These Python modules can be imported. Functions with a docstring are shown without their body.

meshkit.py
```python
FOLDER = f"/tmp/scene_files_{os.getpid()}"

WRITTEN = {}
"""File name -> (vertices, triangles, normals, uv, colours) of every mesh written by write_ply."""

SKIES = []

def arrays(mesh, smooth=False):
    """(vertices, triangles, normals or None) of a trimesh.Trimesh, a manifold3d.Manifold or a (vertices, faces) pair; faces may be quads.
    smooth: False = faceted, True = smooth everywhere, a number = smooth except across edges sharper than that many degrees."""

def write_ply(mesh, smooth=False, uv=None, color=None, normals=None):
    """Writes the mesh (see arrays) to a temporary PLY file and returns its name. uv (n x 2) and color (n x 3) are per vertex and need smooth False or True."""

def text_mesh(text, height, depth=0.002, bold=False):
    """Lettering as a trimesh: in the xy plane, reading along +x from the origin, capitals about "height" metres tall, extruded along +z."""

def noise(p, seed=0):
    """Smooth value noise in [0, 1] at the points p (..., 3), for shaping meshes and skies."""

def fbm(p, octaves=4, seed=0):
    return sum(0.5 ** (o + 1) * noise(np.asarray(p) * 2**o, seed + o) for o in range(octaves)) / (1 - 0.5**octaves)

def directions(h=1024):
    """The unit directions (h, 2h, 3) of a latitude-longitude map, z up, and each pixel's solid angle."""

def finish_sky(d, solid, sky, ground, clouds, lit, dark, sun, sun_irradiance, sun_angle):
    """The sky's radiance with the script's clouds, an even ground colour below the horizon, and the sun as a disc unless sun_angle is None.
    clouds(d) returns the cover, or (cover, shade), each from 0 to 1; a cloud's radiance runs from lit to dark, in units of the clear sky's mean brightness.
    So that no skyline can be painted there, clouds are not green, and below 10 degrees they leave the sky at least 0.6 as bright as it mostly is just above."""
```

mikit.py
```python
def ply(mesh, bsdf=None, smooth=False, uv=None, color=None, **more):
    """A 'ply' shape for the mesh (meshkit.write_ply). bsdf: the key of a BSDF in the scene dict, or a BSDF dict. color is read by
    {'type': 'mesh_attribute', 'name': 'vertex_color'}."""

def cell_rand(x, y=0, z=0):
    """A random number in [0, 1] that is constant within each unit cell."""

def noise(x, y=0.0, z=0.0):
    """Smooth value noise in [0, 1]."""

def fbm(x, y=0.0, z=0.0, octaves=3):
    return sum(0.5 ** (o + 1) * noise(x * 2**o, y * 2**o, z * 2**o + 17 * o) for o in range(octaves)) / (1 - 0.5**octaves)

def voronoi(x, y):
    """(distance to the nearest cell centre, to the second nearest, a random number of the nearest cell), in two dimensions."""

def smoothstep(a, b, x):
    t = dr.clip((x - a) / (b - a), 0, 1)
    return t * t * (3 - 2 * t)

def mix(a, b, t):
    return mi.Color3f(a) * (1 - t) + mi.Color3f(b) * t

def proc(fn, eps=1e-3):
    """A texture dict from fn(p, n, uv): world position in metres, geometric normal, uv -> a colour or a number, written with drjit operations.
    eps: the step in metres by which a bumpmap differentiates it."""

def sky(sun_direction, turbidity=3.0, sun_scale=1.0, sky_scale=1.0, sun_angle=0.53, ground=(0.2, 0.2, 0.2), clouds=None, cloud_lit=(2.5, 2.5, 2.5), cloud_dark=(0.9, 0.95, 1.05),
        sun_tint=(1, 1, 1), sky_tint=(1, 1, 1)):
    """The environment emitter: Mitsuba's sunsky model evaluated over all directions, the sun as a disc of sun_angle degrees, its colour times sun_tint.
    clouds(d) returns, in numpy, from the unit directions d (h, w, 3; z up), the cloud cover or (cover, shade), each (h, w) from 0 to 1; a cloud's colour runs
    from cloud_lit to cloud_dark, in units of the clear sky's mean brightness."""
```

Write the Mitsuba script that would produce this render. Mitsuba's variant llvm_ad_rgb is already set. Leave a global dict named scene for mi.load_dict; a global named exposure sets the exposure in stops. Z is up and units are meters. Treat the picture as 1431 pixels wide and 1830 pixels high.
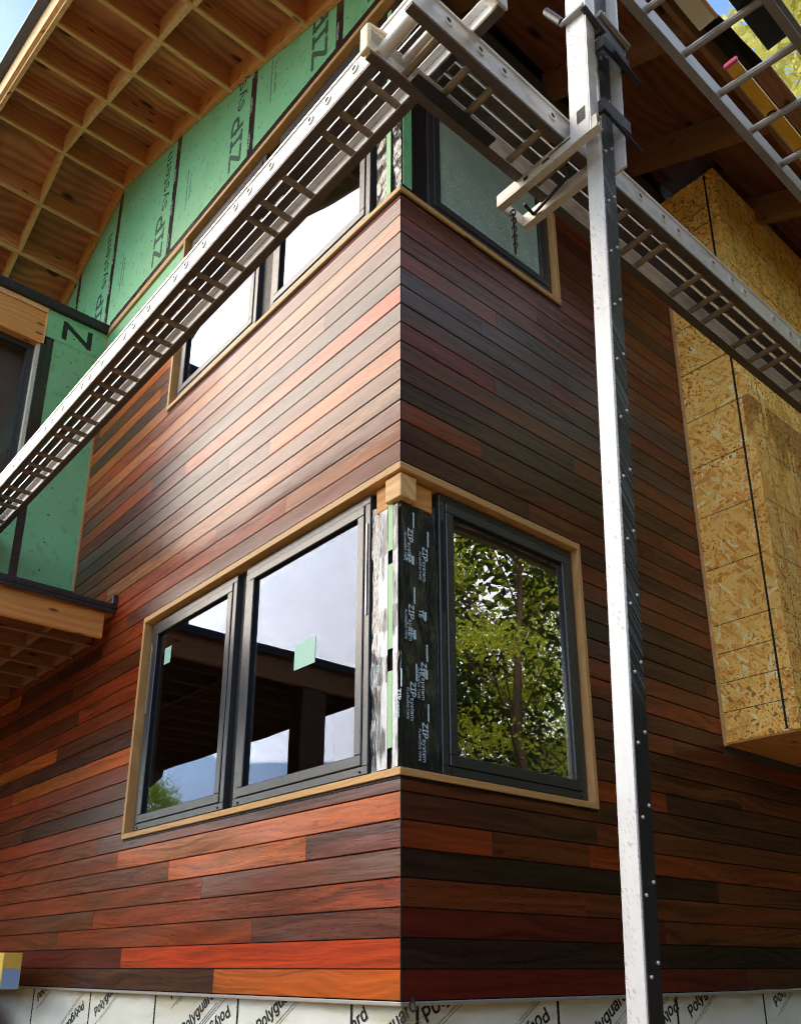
import math, random
import numpy as np
import trimesh
import shapely
from shapely import affinity
from shapely.geometry import box as sbox, Polygon
import mitsuba as mi
import drjit as dr
import mikit, meshkit
from mikit import noise, fbm, voronoi, cell_rand, smoothstep, mix

T = mi.ScalarTransform4f
scene, labels = {}, {}
rng = random.Random(7)
nrng = np.random.default_rng(11)

# ------------------------------------------------------------------ camera, sky, exposure
CAM = np.array([3.14889, -2.74406, 0.14157])
YAW, TILT = 2.42496533, 0.343299454
FWD = np.array([math.cos(YAW) * math.cos(TILT), math.sin(YAW) * math.cos(TILT), math.sin(TILT)])
scene['camera'] = {'type': 'perspective', 'fov': math.degrees(2 * math.atan(715.5 / 1583.805)), 'fov_axis': 'x',
                   'to_world': T().look_at(origin=CAM.tolist(), target=(CAM + FWD).tolist(), up=[0, 0, 1]),
                   'principal_point_offset_y': -0.1354, 'near_clip': 0.05, 'far_clip': 2000.0}
SUN = (-0.66, -0.43, 0.60)


def clouds(d):
    x, y, z = d[..., 0], d[..., 1], np.maximum(d[..., 2], 0.0)
    p = np.stack([x / (z + 0.25), y / (z + 0.25), 0 * x + 3.7], -1)
    n = meshkit.fbm(p * 1.1 + 3.5, 5, seed=3)
    cover = np.clip((n - 0.43) / 0.20, 0, 1)
    shade = np.clip((meshkit.fbm(p * 2.1 + 8.5, 4, seed=8) - 0.40) / 0.4, 0, 1)
    return cover * 0.92, shade * 0.8


scene['sky'] = mikit.sky(SUN, turbidity=3.0, sun_scale=0.22, sun_angle=50.0, sun_tint=(0.97, 0.97, 1.03), clouds=clouds, cloud_lit=(2.5, 2.5, 2.55), cloud_dark=(1.2, 1.27, 1.4), ground=(0.16, 0.14, 0.11))
exposure = 3.7

# ------------------------------------------------------------------ materials
def rgb(*c):
    return {'type': 'rgb', 'value': list(c)}


def mat(key, **kw):
    b = {'type': 'principled'}
    for k, v in kw.items():
        b[k] = rgb(*v) if isinstance(v, tuple) else v
    scene[key] = {'type': 'twosided', 'bsdf': b}
    return key


def bumped(key, fn, scale, eps=1e-3, **kw):
    b = {'type': 'principled'}
    for k, v in kw.items():
        b[k] = rgb(*v) if isinstance(v, tuple) else v
    scene[key] = {'type': 'twosided', 'bsdf': {'type': 'bumpmap', 'arbitrary': mikit.proc(fn, eps), 'scale': scale, 'bsdf': b}}
    return key


PAL = [(0.370, 0.098, 0.018), (0.400, 0.048, 0.011), (0.200, 0.040, 0.012), (0.120, 0.034, 0.013), (0.062, 0.023, 0.013),
       (0.140, 0.042, 0.026), (0.032, 0.015, 0.010), (0.090, 0.014, 0.010), (0.270, 0.105, 0.040), (0.070, 0.042, 0.042)]
OR, RD, RB, BR, DB, MV, BK, MR, PE, SL = range(10)


def plank_col(p, n, uv):
    t = uv.x * 16.0
    c = mi.Color3f(0.1)
    for i, v in enumerate(PAL):
        c = dr.select(dr.abs(t - i - 0.5) < 0.5, mi.Color3f(*v), c)
    s = uv.y * 97.0
    u, w = p.x + p.y, p.z
    warp = fbm(u * 1.3 + s, w * 5.0, s, 2)
    g = fbm(u * 1.6 + s * 3.1, w * 46.0 + warp * 9.0, s, 3)
    fine = noise(u * 14.0 + s, w * 420.0, s)
    big = fbm(u * 0.9 + s, w * 3.0 + warp, s + 4.0, 2)
    pore = smoothstep(0.74, 0.86, noise(u * 30.0, w * 260.0, s + 2.0))
    k = 0.22 + 1.12 * g + 0.60 * (big - 0.5) + 0.34 * (fine - 0.5) - 0.34 * pore
    hue = mix((1.0, 1.0, 1.0), (1.16, 0.86, 0.72), smoothstep(0.35, 0.7, big))
    return c * hue * dr.clip(k * 1.15, 0.2, 1.6)


def plank_rough(p, n, uv):
    return 0.20 + 0.12 * fbm((p.x + p.y) * 1.5, p.z * 22.0, uv.y * 50.0, 2)


def plank_bump(p, n, uv):
    u = p.x + p.y
    return 0.6 * noise(u * 9.0, p.z * 130.0, uv.y * 80.0) + 1.2 * noise(u * 1.1, p.z * 7.0, uv.y * 60.0)


scene['plank_wood'] = {'type': 'twosided', 'bsdf': {'type': 'bumpmap', 'arbitrary': mikit.proc(plank_bump, 2e-3), 'scale': 0.0006,
                       'bsdf': {'type': 'principled', 'base_color': mikit.proc(plank_col), 'roughness': mikit.proc(plank_rough), 'specular': 0.30,
                                'clearcoat': 0.15, 'clearcoat_gloss': 0.85}}}


def grain(base, dark, axis_scale, freq, knots=0.0, seed=0.0):
    """Lumber: growth rings cut along the piece; uv.x carries a per-piece seed, uv.y 0/0.25/0.5 the long axis x/y/z."""
    def fn(p, n, uv):
        s = uv.x * 61.0 + seed
        ax = uv.y
        along = dr.select(ax < 0.1, p.x, dr.select(ax < 0.4, p.y, p.z))
        a = dr.select(ax < 0.1, p.y, p.x)
        b = dr.select(ax > 0.4, p.y, p.z)
        warp = fbm(along * 1.4 + s, a * 4.0, b * 4.0 + s, 2)
        r = dr.sqrt(dr.square(a * 1.0 + 0.03 * warp + s * 0.01) + dr.square(b * 0.7 + 0.05 * warp)) * freq + warp * 5.0
        ring = 0.5 + 0.5 * dr.sin(r * 6.283)
        fine = noise(along * axis_scale, a * 260.0, b * 260.0)
        dirt = fbm(along * 2.0 + s, a * 8.0, b * 8.0, 3)
        kx, ky = along * 2.3 + s, (a + b) * 7.0 + s * 1.7
        d1, d2, w = voronoi(kx, ky)
        knot = (1.0 - smoothstep(0.05, 0.13, d1)) * dr.select(w < knots, 1.0, 0.0)
        c = mix(base, dark, dr.clip(0.55 * ring * dirt * 1.4 + 0.25 * fine * dirt, 0, 1))
        return mix(c, (base[0] * 0.18, base[1] * 0.13, base[2] * 0.10), knot * 0.85) * (0.82 + 0.36 * dirt)
    return fn


def wood(key, base, dark, freq=42.0, knots=0.25, rough=0.6, seed=0.0):
    scene[key] = {'type': 'twosided', 'bsdf': {'type': 'principled', 'base_color': mikit.proc(grain(base, dark, 9.0, freq, knots, seed)), 'roughness': rough, 'specular': 0.35}}
    return key


wood('fir', (0.74, 0.47, 0.20), (0.50, 0.26, 0.09), 40.0, 0.22)
wood('fir_orange', (0.66, 0.31, 0.085), (0.42, 0.15, 0.035), 36.0, 0.25, seed=3.0)
wood('cedar_trim', (0.58, 0.34, 0.13), (0.40, 0.20, 0.07), 50.0, 0.12, 0.5, seed=5.0)
wood('lookout_ply', (0.64, 0.29, 0.11), (0.36, 0.135, 0.05), 26.0, 0.35, 0.65, seed=8.0)
wood('dark_lumber', (0.26, 0.125, 0.055), (0.14, 0.058, 0.025), 40.0, 0.3, seed=6.0)  # dark brown lumber; under canopy and eave its darkness stands for shade


def ply_col(p, n, uv):
    s = uv.x * 53.0
    warp = fbm(p.x * 2.0 + s, p.y * 0.9, s, 3)
    r = p.x * 9.0 + warp * 5.5 + s
    ring = 0.5 + 0.5 * dr.sin(r * 6.283)
    fine = noise(p.x * 150.0, p.y * 8.0, s)
    d1, d2, w = voronoi(p.x * 4.0 + s, p.y * 1.8 + s)
    knot = (1.0 - smoothstep(0.06, 0.2, d1)) * dr.select(w < 0.3, 1.0, 0.0)
    stain = fbm(p.x * 2.6 + s, p.y * 2.6, 1.0, 3)
    c = mix((0.60, 0.27, 0.115), (0.34, 0.125, 0.052), 0.6 * ring + 0.3 * fine)
    c = mix(c, (0.035, 0.018, 0.012), knot * 0.85)
    return c * (0.55 + 0.8 * stain)


scene['shaded_ply'] = {'type': 'twosided', 'bsdf': {'type': 'principled', 'base_color': mikit.proc(lambda p, n, uv: ply_col(p, n, uv) * mi.Color3f(0.42, 0.36, 0.36)), 'roughness': 0.7, 'specular': 0.2}}  # soffit plywood darkened; shade under the eave is in the colour
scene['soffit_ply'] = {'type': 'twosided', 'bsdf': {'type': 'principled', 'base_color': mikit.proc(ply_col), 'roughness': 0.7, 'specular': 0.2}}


def osb_col(p, n, uv):
    a, b = dr.select(dr.abs(n.x) > 0.5, p.y, p.x), dr.select(dr.abs(n.z) > 0.5, p.y, p.z)
    best, c = mi.Float(-1), mi.Float(0)
    for i, (ang, sx, sy) in enumerate(((0.25, 8.5, 40.0), (1.35, 9.5, 46.0), (-0.7, 10.0, 34.0), (2.2, 8.0, 52.0))):
        ca, sa = math.cos(ang), math.sin(ang)
        u, v = a * ca + b * sa, -a * sa + b * ca
        d1, d2, w = voronoi(u * sx + i * 13.1 + 0.4 * noise(u * 30.0, v * 30.0, i), v * sy + i * 7.7)
        t = cell_rand(w * 9000.0, i, 5)
        hit = w > best
        best = dr.select(hit, w, best)
        c = dr.select(hit, t * 0.8 + 0.2 * noise(u * 14.0, v * 240.0, i), c)
    speck = smoothstep(0.72, 0.80, noise(a * 70.0, b * 70.0, 3.0))
    blot = fbm(a * 3.0, b * 3.0, 8.0, 3)
    col = mix((0.74, 0.29, 0.030), (0.98, 0.58, 0.13), smoothstep(0.02, 0.6, c))
    col = mix(col, (0.99, 0.84, 0.42), smoothstep(0.78, 0.92, c))
    col = mix(col, (0.42, 0.17, 0.03), 0.8 * smoothstep(0.10, 0.0, c))
    return mix(col, (0.13, 0.05, 0.012), 0.75 * speck * smoothstep(0.3, 0.6, blot)) * (0.78 + 0.4 * blot)


scene['osb'] = {'type': 'twosided', 'bsdf': {'type': 'principled', 'base_color': mikit.proc(osb_col), 'roughness': 0.55, 'specular': 0.4}}


def osb_wet(p, n, uv):
    k = smoothstep(0.46, 0.66, 0.9 * fbm(p.y * 7.0, p.z * 3.0, 2.0, 4) + 0.30 * smoothstep(3.6, 4.35, p.z) - 0.06)
    return osb_col(p, n, uv) * mix((1, 1, 1), (0.52, 0.42, 0.32), k)


scene['osb_stained'] = {'type': 'twosided', 'bsdf': {'type': 'principled', 'base_color': mikit.proc(osb_wet), 'roughness': 0.45, 'specular': 0.4}}


def green_col(p, n, uv):
    u = p.x + p.y
    b = fbm(u * 3.0, p.z * 3.0, 1.0, 3)
    nail = 1.0 - smoothstep(0.006, 0.012, dr.sqrt(dr.square((u / 0.405 - dr.floor(u / 0.405) - 0.5) * 0.405 + 0.01 * (noise(p.z * 7.0, 1.0, 1.0) - 0.5)) + dr.square((p.z / 0.29 - dr.floor(p.z / 0.29) - 0.5) * 0.29)))
    fleck = smoothstep(0.78, 0.84, noise(u * 26.0, p.z * 19.0, 5.0))
    c = mix((0.175, 0.47, 0.225), (0.215, 0.54, 0.275), b)
    return mix(mix(c, (0.09, 0.22, 0.12), 0.28 * fleck), (0.03, 0.07, 0.04), nail)


scene['green_sheathing'] = {'type': 'twosided', 'bsdf': {'type': 'principled', 'base_color': mikit.proc(green_col), 'roughness': 0.42, 'specular': 0.4}}


def wrinkle(p, n, uv):
    u = p.x + p.y
    return fbm(u * 38.0, p.z * 16.0, 2.0, 3) + 0.6 * noise(u * 130.0, p.z * 34.0, 4.0)


bumped('black_tape', wrinkle, 0.0022, 1e-3, base_color=(0.014, 0.015, 0.017), roughness=0.20, specular=0.9)
bumped('membrane', wrinkle, 0.004, 1e-3, base_color=(0.018, 0.019, 0.022), roughness=0.38, specular=0.5)


def tape_sheen_col(p, n, uv):  # pale streaks: sky sheen on black tape, put into the colour
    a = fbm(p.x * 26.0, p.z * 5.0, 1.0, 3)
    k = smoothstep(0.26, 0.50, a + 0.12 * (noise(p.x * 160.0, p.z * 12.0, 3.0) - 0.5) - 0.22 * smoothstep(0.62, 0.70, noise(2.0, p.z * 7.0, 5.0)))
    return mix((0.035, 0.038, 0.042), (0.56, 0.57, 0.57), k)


bumped('painted_tape_sheen', wrinkle, 0.003, 1e-3, base_color=mikit.proc(tape_sheen_col), roughness=0.3, specular=0.6)
mat('ink', base_color=(0.022, 0.035, 0.026), roughness=0.6, specular=0.2)
mat('ink_grey', base_color=(0.045, 0.10, 0.062), roughness=0.6, specular=0.2)
mat('ink_black', base_color=(0.012, 0.012, 0.012), roughness=0.5, specular=0.3)
mat('print_blue', base_color=(0.52, 0.66, 0.74), roughness=0.5, specular=0.3)
mat('green_strip', base_color=(0.28, 0.52, 0.25), roughness=0.45, specular=0.4)
mat('pale_strip', base_color=(0.62, 0.60, 0.44), roughness=0.5, specular=0.4)
mat('frame_black', base_color=(0.030, 0.033, 0.036), roughness=0.32, specular=0.7)
mat('gasket', base_color=(0.008, 0.008, 0.009), roughness=0.5, specular=0.3)
mat('interior', base_color=(0.10, 0.085, 0.07), roughness=0.9, specular=0.1)
mat('green_patch', base_color=(0.34, 0.58, 0.47), roughness=0.5, specular=0.3)
mat('steel_black', base_color=(0.014, 0.015, 0.018), roughness=0.42, specular=0.45)
mat('galv_strip', base_color=(0.46, 0.45, 0.43), roughness=0.40, specular=0.5, metallic=0.6)
mat('cap_yellow', base_color=(0.70, 0.60, 0.36), roughness=0.5, specular=0.4)
mat('bark', base_color=(0.09, 0.065, 0.045), roughness=0.9, specular=0.1)
mat('magenta_plastic', base_color=(0.55, 0.06, 0.16), roughness=0.35, specular=0.5)
mat('blue_paint', base_color=(0.22, 0.34, 0.52), roughness=0.6, specular=0.3)
scene['pane_glass'] = {'type': 'thindielectric', 'int_ior': 1.5, 'ext_ior': 1.0, 'specular_reflectance': rgb(0.52, 0.62, 0.84)}
scene['coated_glass'] = {'type': 'thindielectric', 'int_ior': 3.2, 'ext_ior': 1.0}
scene['vial_glass'] = mat('vial_green', base_color=(0.40, 0.55, 0.16), roughness=0.15, specular=0.6) and scene['vial_green']


def dust(p, n, uv):
    return 0.50 + 0.30 * fbm(p.y * 5.0, p.z * 3.0, 1.0, 3) + 0.45 * smoothstep(0.72, 0.82, noise(p.y * 140.0, p.z * 140.0, 2.0)) * smoothstep(5.6, 4.9, p.z)


scene['dusty_glass'] = {'type': 'blendbsdf', 'weight': mikit.proc(dust), 'a': {'type': 'thindielectric', 'int_ior': 1.7},
                        'b': {'type': 'twosided', 'bsdf': {'type': 'diffuse', 'reflectance': rgb(0.50, 0.66, 0.56)}}}


def alu_col(base, worn):
    def fn(p, n, uv):
        s = fbm(p.x * 7.0, p.y * 7.0, p.z * 16.0, 3)
        sc = smoothstep(0.72, 0.80, noise(p.x * 60.0 + p.z * 40.0, p.y * 60.0 + p.z * 40.0, p.z * 14.0))
        return mix(base, worn, smoothstep(0.45, 0.75, s) * 0.5) * (1.0 - 0.10 * sc)
    return fn


def alu(key, base, worn, rough=0.42, metallic=0.35):
    scene[key] = {'type': 'twosided', 'bsdf': {'type': 'principled', 'base_color': mikit.proc(alu_col(base, worn)), 'roughness': rough, 'metallic': metallic, 'specular': 0.6}}
    return key


alu('aluminium', (0.80, 0.79, 0.76), (0.52, 0.49, 0.44))
alu('deck_metal', (0.085, 0.070, 0.060), (0.05, 0.036, 0.026), 0.5, 0.2)
alu('rung_metal', (0.24, 0.19, 0.13), (0.13, 0.09, 0.055), 0.42, 0.3)
mat('slot_light_metal', base_color=(0.92, 0.92, 0.90), roughness=0.35, specular=0.7)  # near-white so the strips read as light in the deck slots
alu('dark_aluminium', (0.34, 0.33, 0.31), (0.20, 0.18, 0.15), 0.38, 0.6)  # darkened copy of aluminium; the ladder's shade is put into the colour
alu('bracket_metal', (0.60, 0.58, 0.52), (0.30, 0.26, 0.19), 0.5, 0.3)


def pole_col(p, n, uv):
    s = fbm(p.x * 9.0, p.y * 9.0, p.z * 2.2, 3)
    streak = noise(p.x * 150.0, p.y * 150.0, p.z * 3.0)
    scuff = smoothstep(0.76, 0.82, noise(p.x * 210.0 + p.z * 90.0, 2.0, p.z * 46.0)) * smoothstep(0.5, 0.6, noise(p.x * 9.0, 1.0, p.z * 2.0))
    return mix((0.66, 0.66, 0.65), (0.50, 0.49, 0.47), 0.6 * smoothstep(0.4, 0.7, s) + 0.3 * streak) * (1.0 - 0.30 * scuff)


scene['pole_metal'] = {'type': 'twosided', 'bsdf': {'type': 'principled', 'base_color': mikit.proc(pole_col), 'roughness': 0.42, 'metallic': 0.15, 'specular': 0.6}}


def rubber_col(p, n, uv):
    d = smoothstep(0.50, 0.72, noise((p.y * 1.0 + p.z * 0.9) * 190.0, p.z * 3.0, 1.0)) * smoothstep(0.40, 0.62, fbm(p.z * 2.4, 3.0, 1.0, 3))
    return mix((0.014, 0.015, 0.018), (0.10, 0.115, 0.13), d)


scene['pole_rubber'] = {'type': 'twosided', 'bsdf': {'type': 'principled', 'base_color': mikit.proc(rubber_col), 'roughness': 0.42, 'specular': 0.6}}


def wrap_col(p, n, uv):
    u = p.x + p.y
    s = fbm(u * 3.0, p.z * 4.0, 2.0, 3)
    stain = smoothstep(-0.22, -0.01, p.z) * smoothstep(0.45, 0.7, fbm(u * 2.0, p.z * 9.0, 6.0, 3))
    return mix(mix((0.76, 0.77, 0.69), (0.66, 0.68, 0.60), s), (0.42, 0.35, 0.14), 0.6 * stain)


bumped('wrap_sheet', lambda p, n, uv: fbm((p.x + p.y) * 9.0, p.z * 7.0, 3.0, 3), 0.012, 1e-3, base_color=mikit.proc(wrap_col), roughness=0.4, specular=0.45)


def ground_col(p, n, uv):
    a = fbm(p.x * 0.6, p.y * 0.6, 1.0, 4)
    b = noise(p.x * 22.0, p.y * 22.0, 2.0)
    return mix(mix((0.17, 0.115, 0.062), (0.26, 0.185, 0.11), a), (0.07, 0.08, 0.03), smoothstep(0.55, 0.75, fbm(p.x * 0.25, p.y * 0.25, 7.0, 3))) * (0.75 + 0.5 * b)


scene['dirt'] = {'type': 'twosided', 'bsdf': {'type': 'diffuse', 'reflectance': mikit.proc(ground_col)}}
for nm, c, tr in (('leaf_pale', (0.36, 0.34, 0.10), 1.2), ('leaf_yellow', (0.38, 0.42, 0.045), 1.2), ('leaf_green', (0.15, 0.20, 0.03), 1.1), ('leaf_dark', (0.030, 0.055, 0.014), 0.7)):
    scene[nm] = {'type': 'principledthin', 'base_color': rgb(*[min(1, x * 1.6) for x in c]), 'roughness': 0.5, 'diff_trans': tr, 'spec_trans': 0.0}
mat('level_yellow', base_color=(0.66, 0.36, 0.02), roughness=0.35, specular=0.5)
mat('yellow_board', base_color=(0.62, 0.42, 0.07), roughness=0.55, specular=0.3)
mat('rivet', base_color=(0.62, 0.62, 0.62), roughness=0.3, specular=0.6, metallic=0.7)

# ------------------------------------------------------------------ helpers
taken = {}


def key_for(name, parent=None):
    k = name if parent is None else parent + '__' + name
    n = taken.get(k, 0)
    taken[k] = n + 1
    return k if n == 0 else f'{k}_{n:03d}'


def put(name, mesh, m, parent=None, smooth=False, uv=None, kind=None):
    k = key_for(name, parent)
    if isinstance(mesh, (list, tuple)) and mesh and isinstance(mesh[0], trimesh.Trimesh):
        mesh = trimesh.util.concatenate(list(mesh))
    if uv is not None and not isinstance(uv, np.ndarray):
        uv = np.tile(np.array(uv, float), (len(mesh.vertices), 1))
    scene[k] = mikit.ply(mesh, m, smooth=False if uv is not None else smooth, uv=uv)
    if kind:
        labels.setdefault(k, {})['kind'] = kind
    return k


def tag(k, label, cat, group=None):
    labels[k] = {**labels.get(k, {}), 'label': label, 'category': cat}
    if group:
        labels[k]['group'] = group


def thing(name, label, cat, group=None):
    k = key_for(name)
    tag(k, label, cat, group)
    return k


def bx(x0, x1, y0, y1, z0, z1, c=0.0):
    x0, x1, y0, y1, z0, z1 = min(x0, x1), max(x0, x1), min(y0, y1), max(y0, y1), min(z0, z1), max(z0, z1)
    if c <= 0:
        m = trimesh.creation.box(extents=(x1 - x0, y1 - y0, z1 - z0))
        m.apply_translation(((x0 + x1) / 2, (y0 + y1) / 2, (z0 + z1) / 2))
        return m
    c = min(c, 0.45 * min(x1 - x0, y1 - y0, z1 - z0))
    v = []
    for sx, ex in ((x0, c), (x1, -c)):
        for sy, ey in ((y0, c), (y1, -c)):
            for sz, ez in ((z0, c), (z1, -c)):
                v += [(sx + ex, sy + ey, sz), (sx + ex, sy, sz + ez), (sx, sy + ey, sz + ez)]
    return trimesh.convex.convex_hull(np.array(v))


def beam(a, b, w, h, up=(0, 0, 1), c=0.0):
    """A bar from a to b, w wide sideways, h along up."""
    a, b = np.array(a, float), np.array(b, float)
    z = b - a
    L = np.linalg.norm(z)
    z /= L
    s = np.cross(np.array(up, float), z)
    s /= np.linalg.norm(s)
    u = np.cross(z, s)
    m = bx(-w / 2, w / 2, -h / 2, h / 2, 0, L, c)
    M = np.eye(4)
    M[:3, 0], M[:3, 1], M[:3, 2], M[:3, 3] = s, u, z, a
    m.apply_transform(M)
    return m


def tube(a, b, r, n=14):
    return trimesh.creation.cylinder(radius=r, segment=(a, b), sections=n)


def frame_map(mesh, o, du, dv):
    du, dv = np.array(du, float), np.array(dv, float)
    M = np.eye(4)
    M[:3, 0], M[:3, 1], M[:3, 2], M[:3, 3] = du, dv, np.cross(du, dv), o
    m = mesh.copy()
    m.apply_transform(M)
    return m


_txt = {}


def text(s, h, depth=0.0012, bold=False):
    k = (s, round(h, 4), bold)
    if k not in _txt:
        _txt[k] = meshkit.text_mesh(s, h, depth, bold)
    return _txt[k].copy()


def sheet_poly(poly, depth):
    gs = [g for g in getattr(poly, 'geoms', [poly]) if g.area > 1e-6]
    return trimesh.util.concatenate([trimesh.creation.extrude_polygon(g, depth, engine='earcut') for g in gs])


def seed_uv(axis):
    return (rng.random(), {'x': 0.0, 'y': 0.25, 'z': 0.5}[axis])


# ================================================================== THE HOUSE
house = thing('house', 'wooden house under construction with dark red plank siding, green sheathing and open soffits', 'house')
# window openings (outer edge of the wooden trim): left wall in x,z; right wall in y,z
LW = [(-3.035, 0.0, 1.005, 2.715), (-3.03, 0.0, 4.625, 6.52)]
RW = [(0.0, 1.517, 1.005, 2.715), (0.0, 1.517, 4.625, 6.52)]


def zrow(k):
    if k <= 7:
        return 0.133 * k
    if k <= 22:
        return 0.931 + (k - 7) * (2.861 - 0.931) / 15
    return 2.861 + 0.133 * (k - 22)


TH = 0.020


def plank(u0, u1, z0, z1, side, mitre=False):
    """One board; side 'L' = wall y=0 (u=x), 'R' = wall x=0 (u=y). Outer face on the wall plane, body behind it."""
    g, c, c2 = 0.0027, 0.0030, 0.0040
    z0, z1 = z0 + g, z1 - g
    if z1 - z0 < 0.012:
        return None
    prof = np.array([(0, z0 + c), (0, z1 - c), (c2, z1), (TH, z1), (TH, z0), (c2, z0)])
    e = 0.0013
    ends = []
    for u, is1 in ((u0, False), (u1, True)):
        off = np.zeros(6)
        if mitre and ((side == 'L' and is1) or (side == 'R' and not is1)):
            off = (prof[:, 0] + rng.uniform(0.0, 0.0022)) * (-1 if side == 'L' else 1)
        uu = u + off + (-e if is1 else e)
        if side == 'L':
            ends.append(np.stack([uu, prof[:, 0], prof[:, 1]], 1))
        else:
            ends.append(np.stack([-prof[:, 0], uu, prof[:, 1]], 1))
    v = np.vstack(ends)
    f = []
    for i in range(6):
        j = (i + 1) % 6
        f += [(i, j, 6 + j), (i, 6 + j, 6 + i)]
    for i in range(1, 5):
        f += [(0, i + 1, i), (6, 6 + i, 7 + i)]
    m = trimesh.Trimesh(v, f, process=False)
    m.fix_normals()
    return m


wallL, wallR = None, None


def wall_sub(side, poly):
    m = sheet_poly(poly, 0.15)
    if side == 'L':
        return frame_map(m, (0, 0.17, 0), (1, 0, 0), (0, 0, 1))
    return frame_map(m, (-0.17, 0, 0), (0, 1, 0), (0, 0, 1))


def ring_rect(o, x0=0.0):
    return sbox(o[0], o[2], o[1], o[3])


ROOF_A, ROOF_B, ROOF_C = 6.78, 0.44, 0.0145


def zs(x):
    """Underside of the rafters and lookouts."""
    if x >= -4.80:
        return ROOF_A - ROOF_B * x - ROOF_C * x * x
    return zs(-4.80) - 0.41 * (-4.80 - x)


polyL = Polygon([(-9.0, 0.0), (0.0 - 0.02, 0.0), (0.0 - 0.02, zs(0) + .12), (-1.2, zs(-1.2) + .12), (-2.4, zs(-2.4) + .12), (-3.6, zs(-3.6) + .12), (-4.8, zs(-4.8) + .12), (-9.0, zs(-9.0) + .12)])
for o in LW:
    polyL = polyL.difference(sbox(o[0] + 0.03, o[2], 0.0, o[3] - 0.03))
polyR = Polygon([(0.0 + 0.17, 0.0), (9.0, 0.0), (9.0, zs(0) + .1), (0.17, zs(0) + .1)])
for o in RW:
    polyR = polyR.difference(sbox(0.17 if o[0] == 0 else o[0], o[2], o[1] - 0.03, o[3] - 0.03))
wallL = put('wall', wall_sub('L', polyL), 'interior', house)
wallR = put('wall', wall_sub('R', polyR), 'interior', house)
tag_part = lambda k, s: labels.setdefault(k, {}).update(label=s)
tag_part(wallL, 'plank clad wall left of the corner, pale with sky sheen higher up')
tag_part(wallR, 'darker plank clad wall right of the corner')
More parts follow.
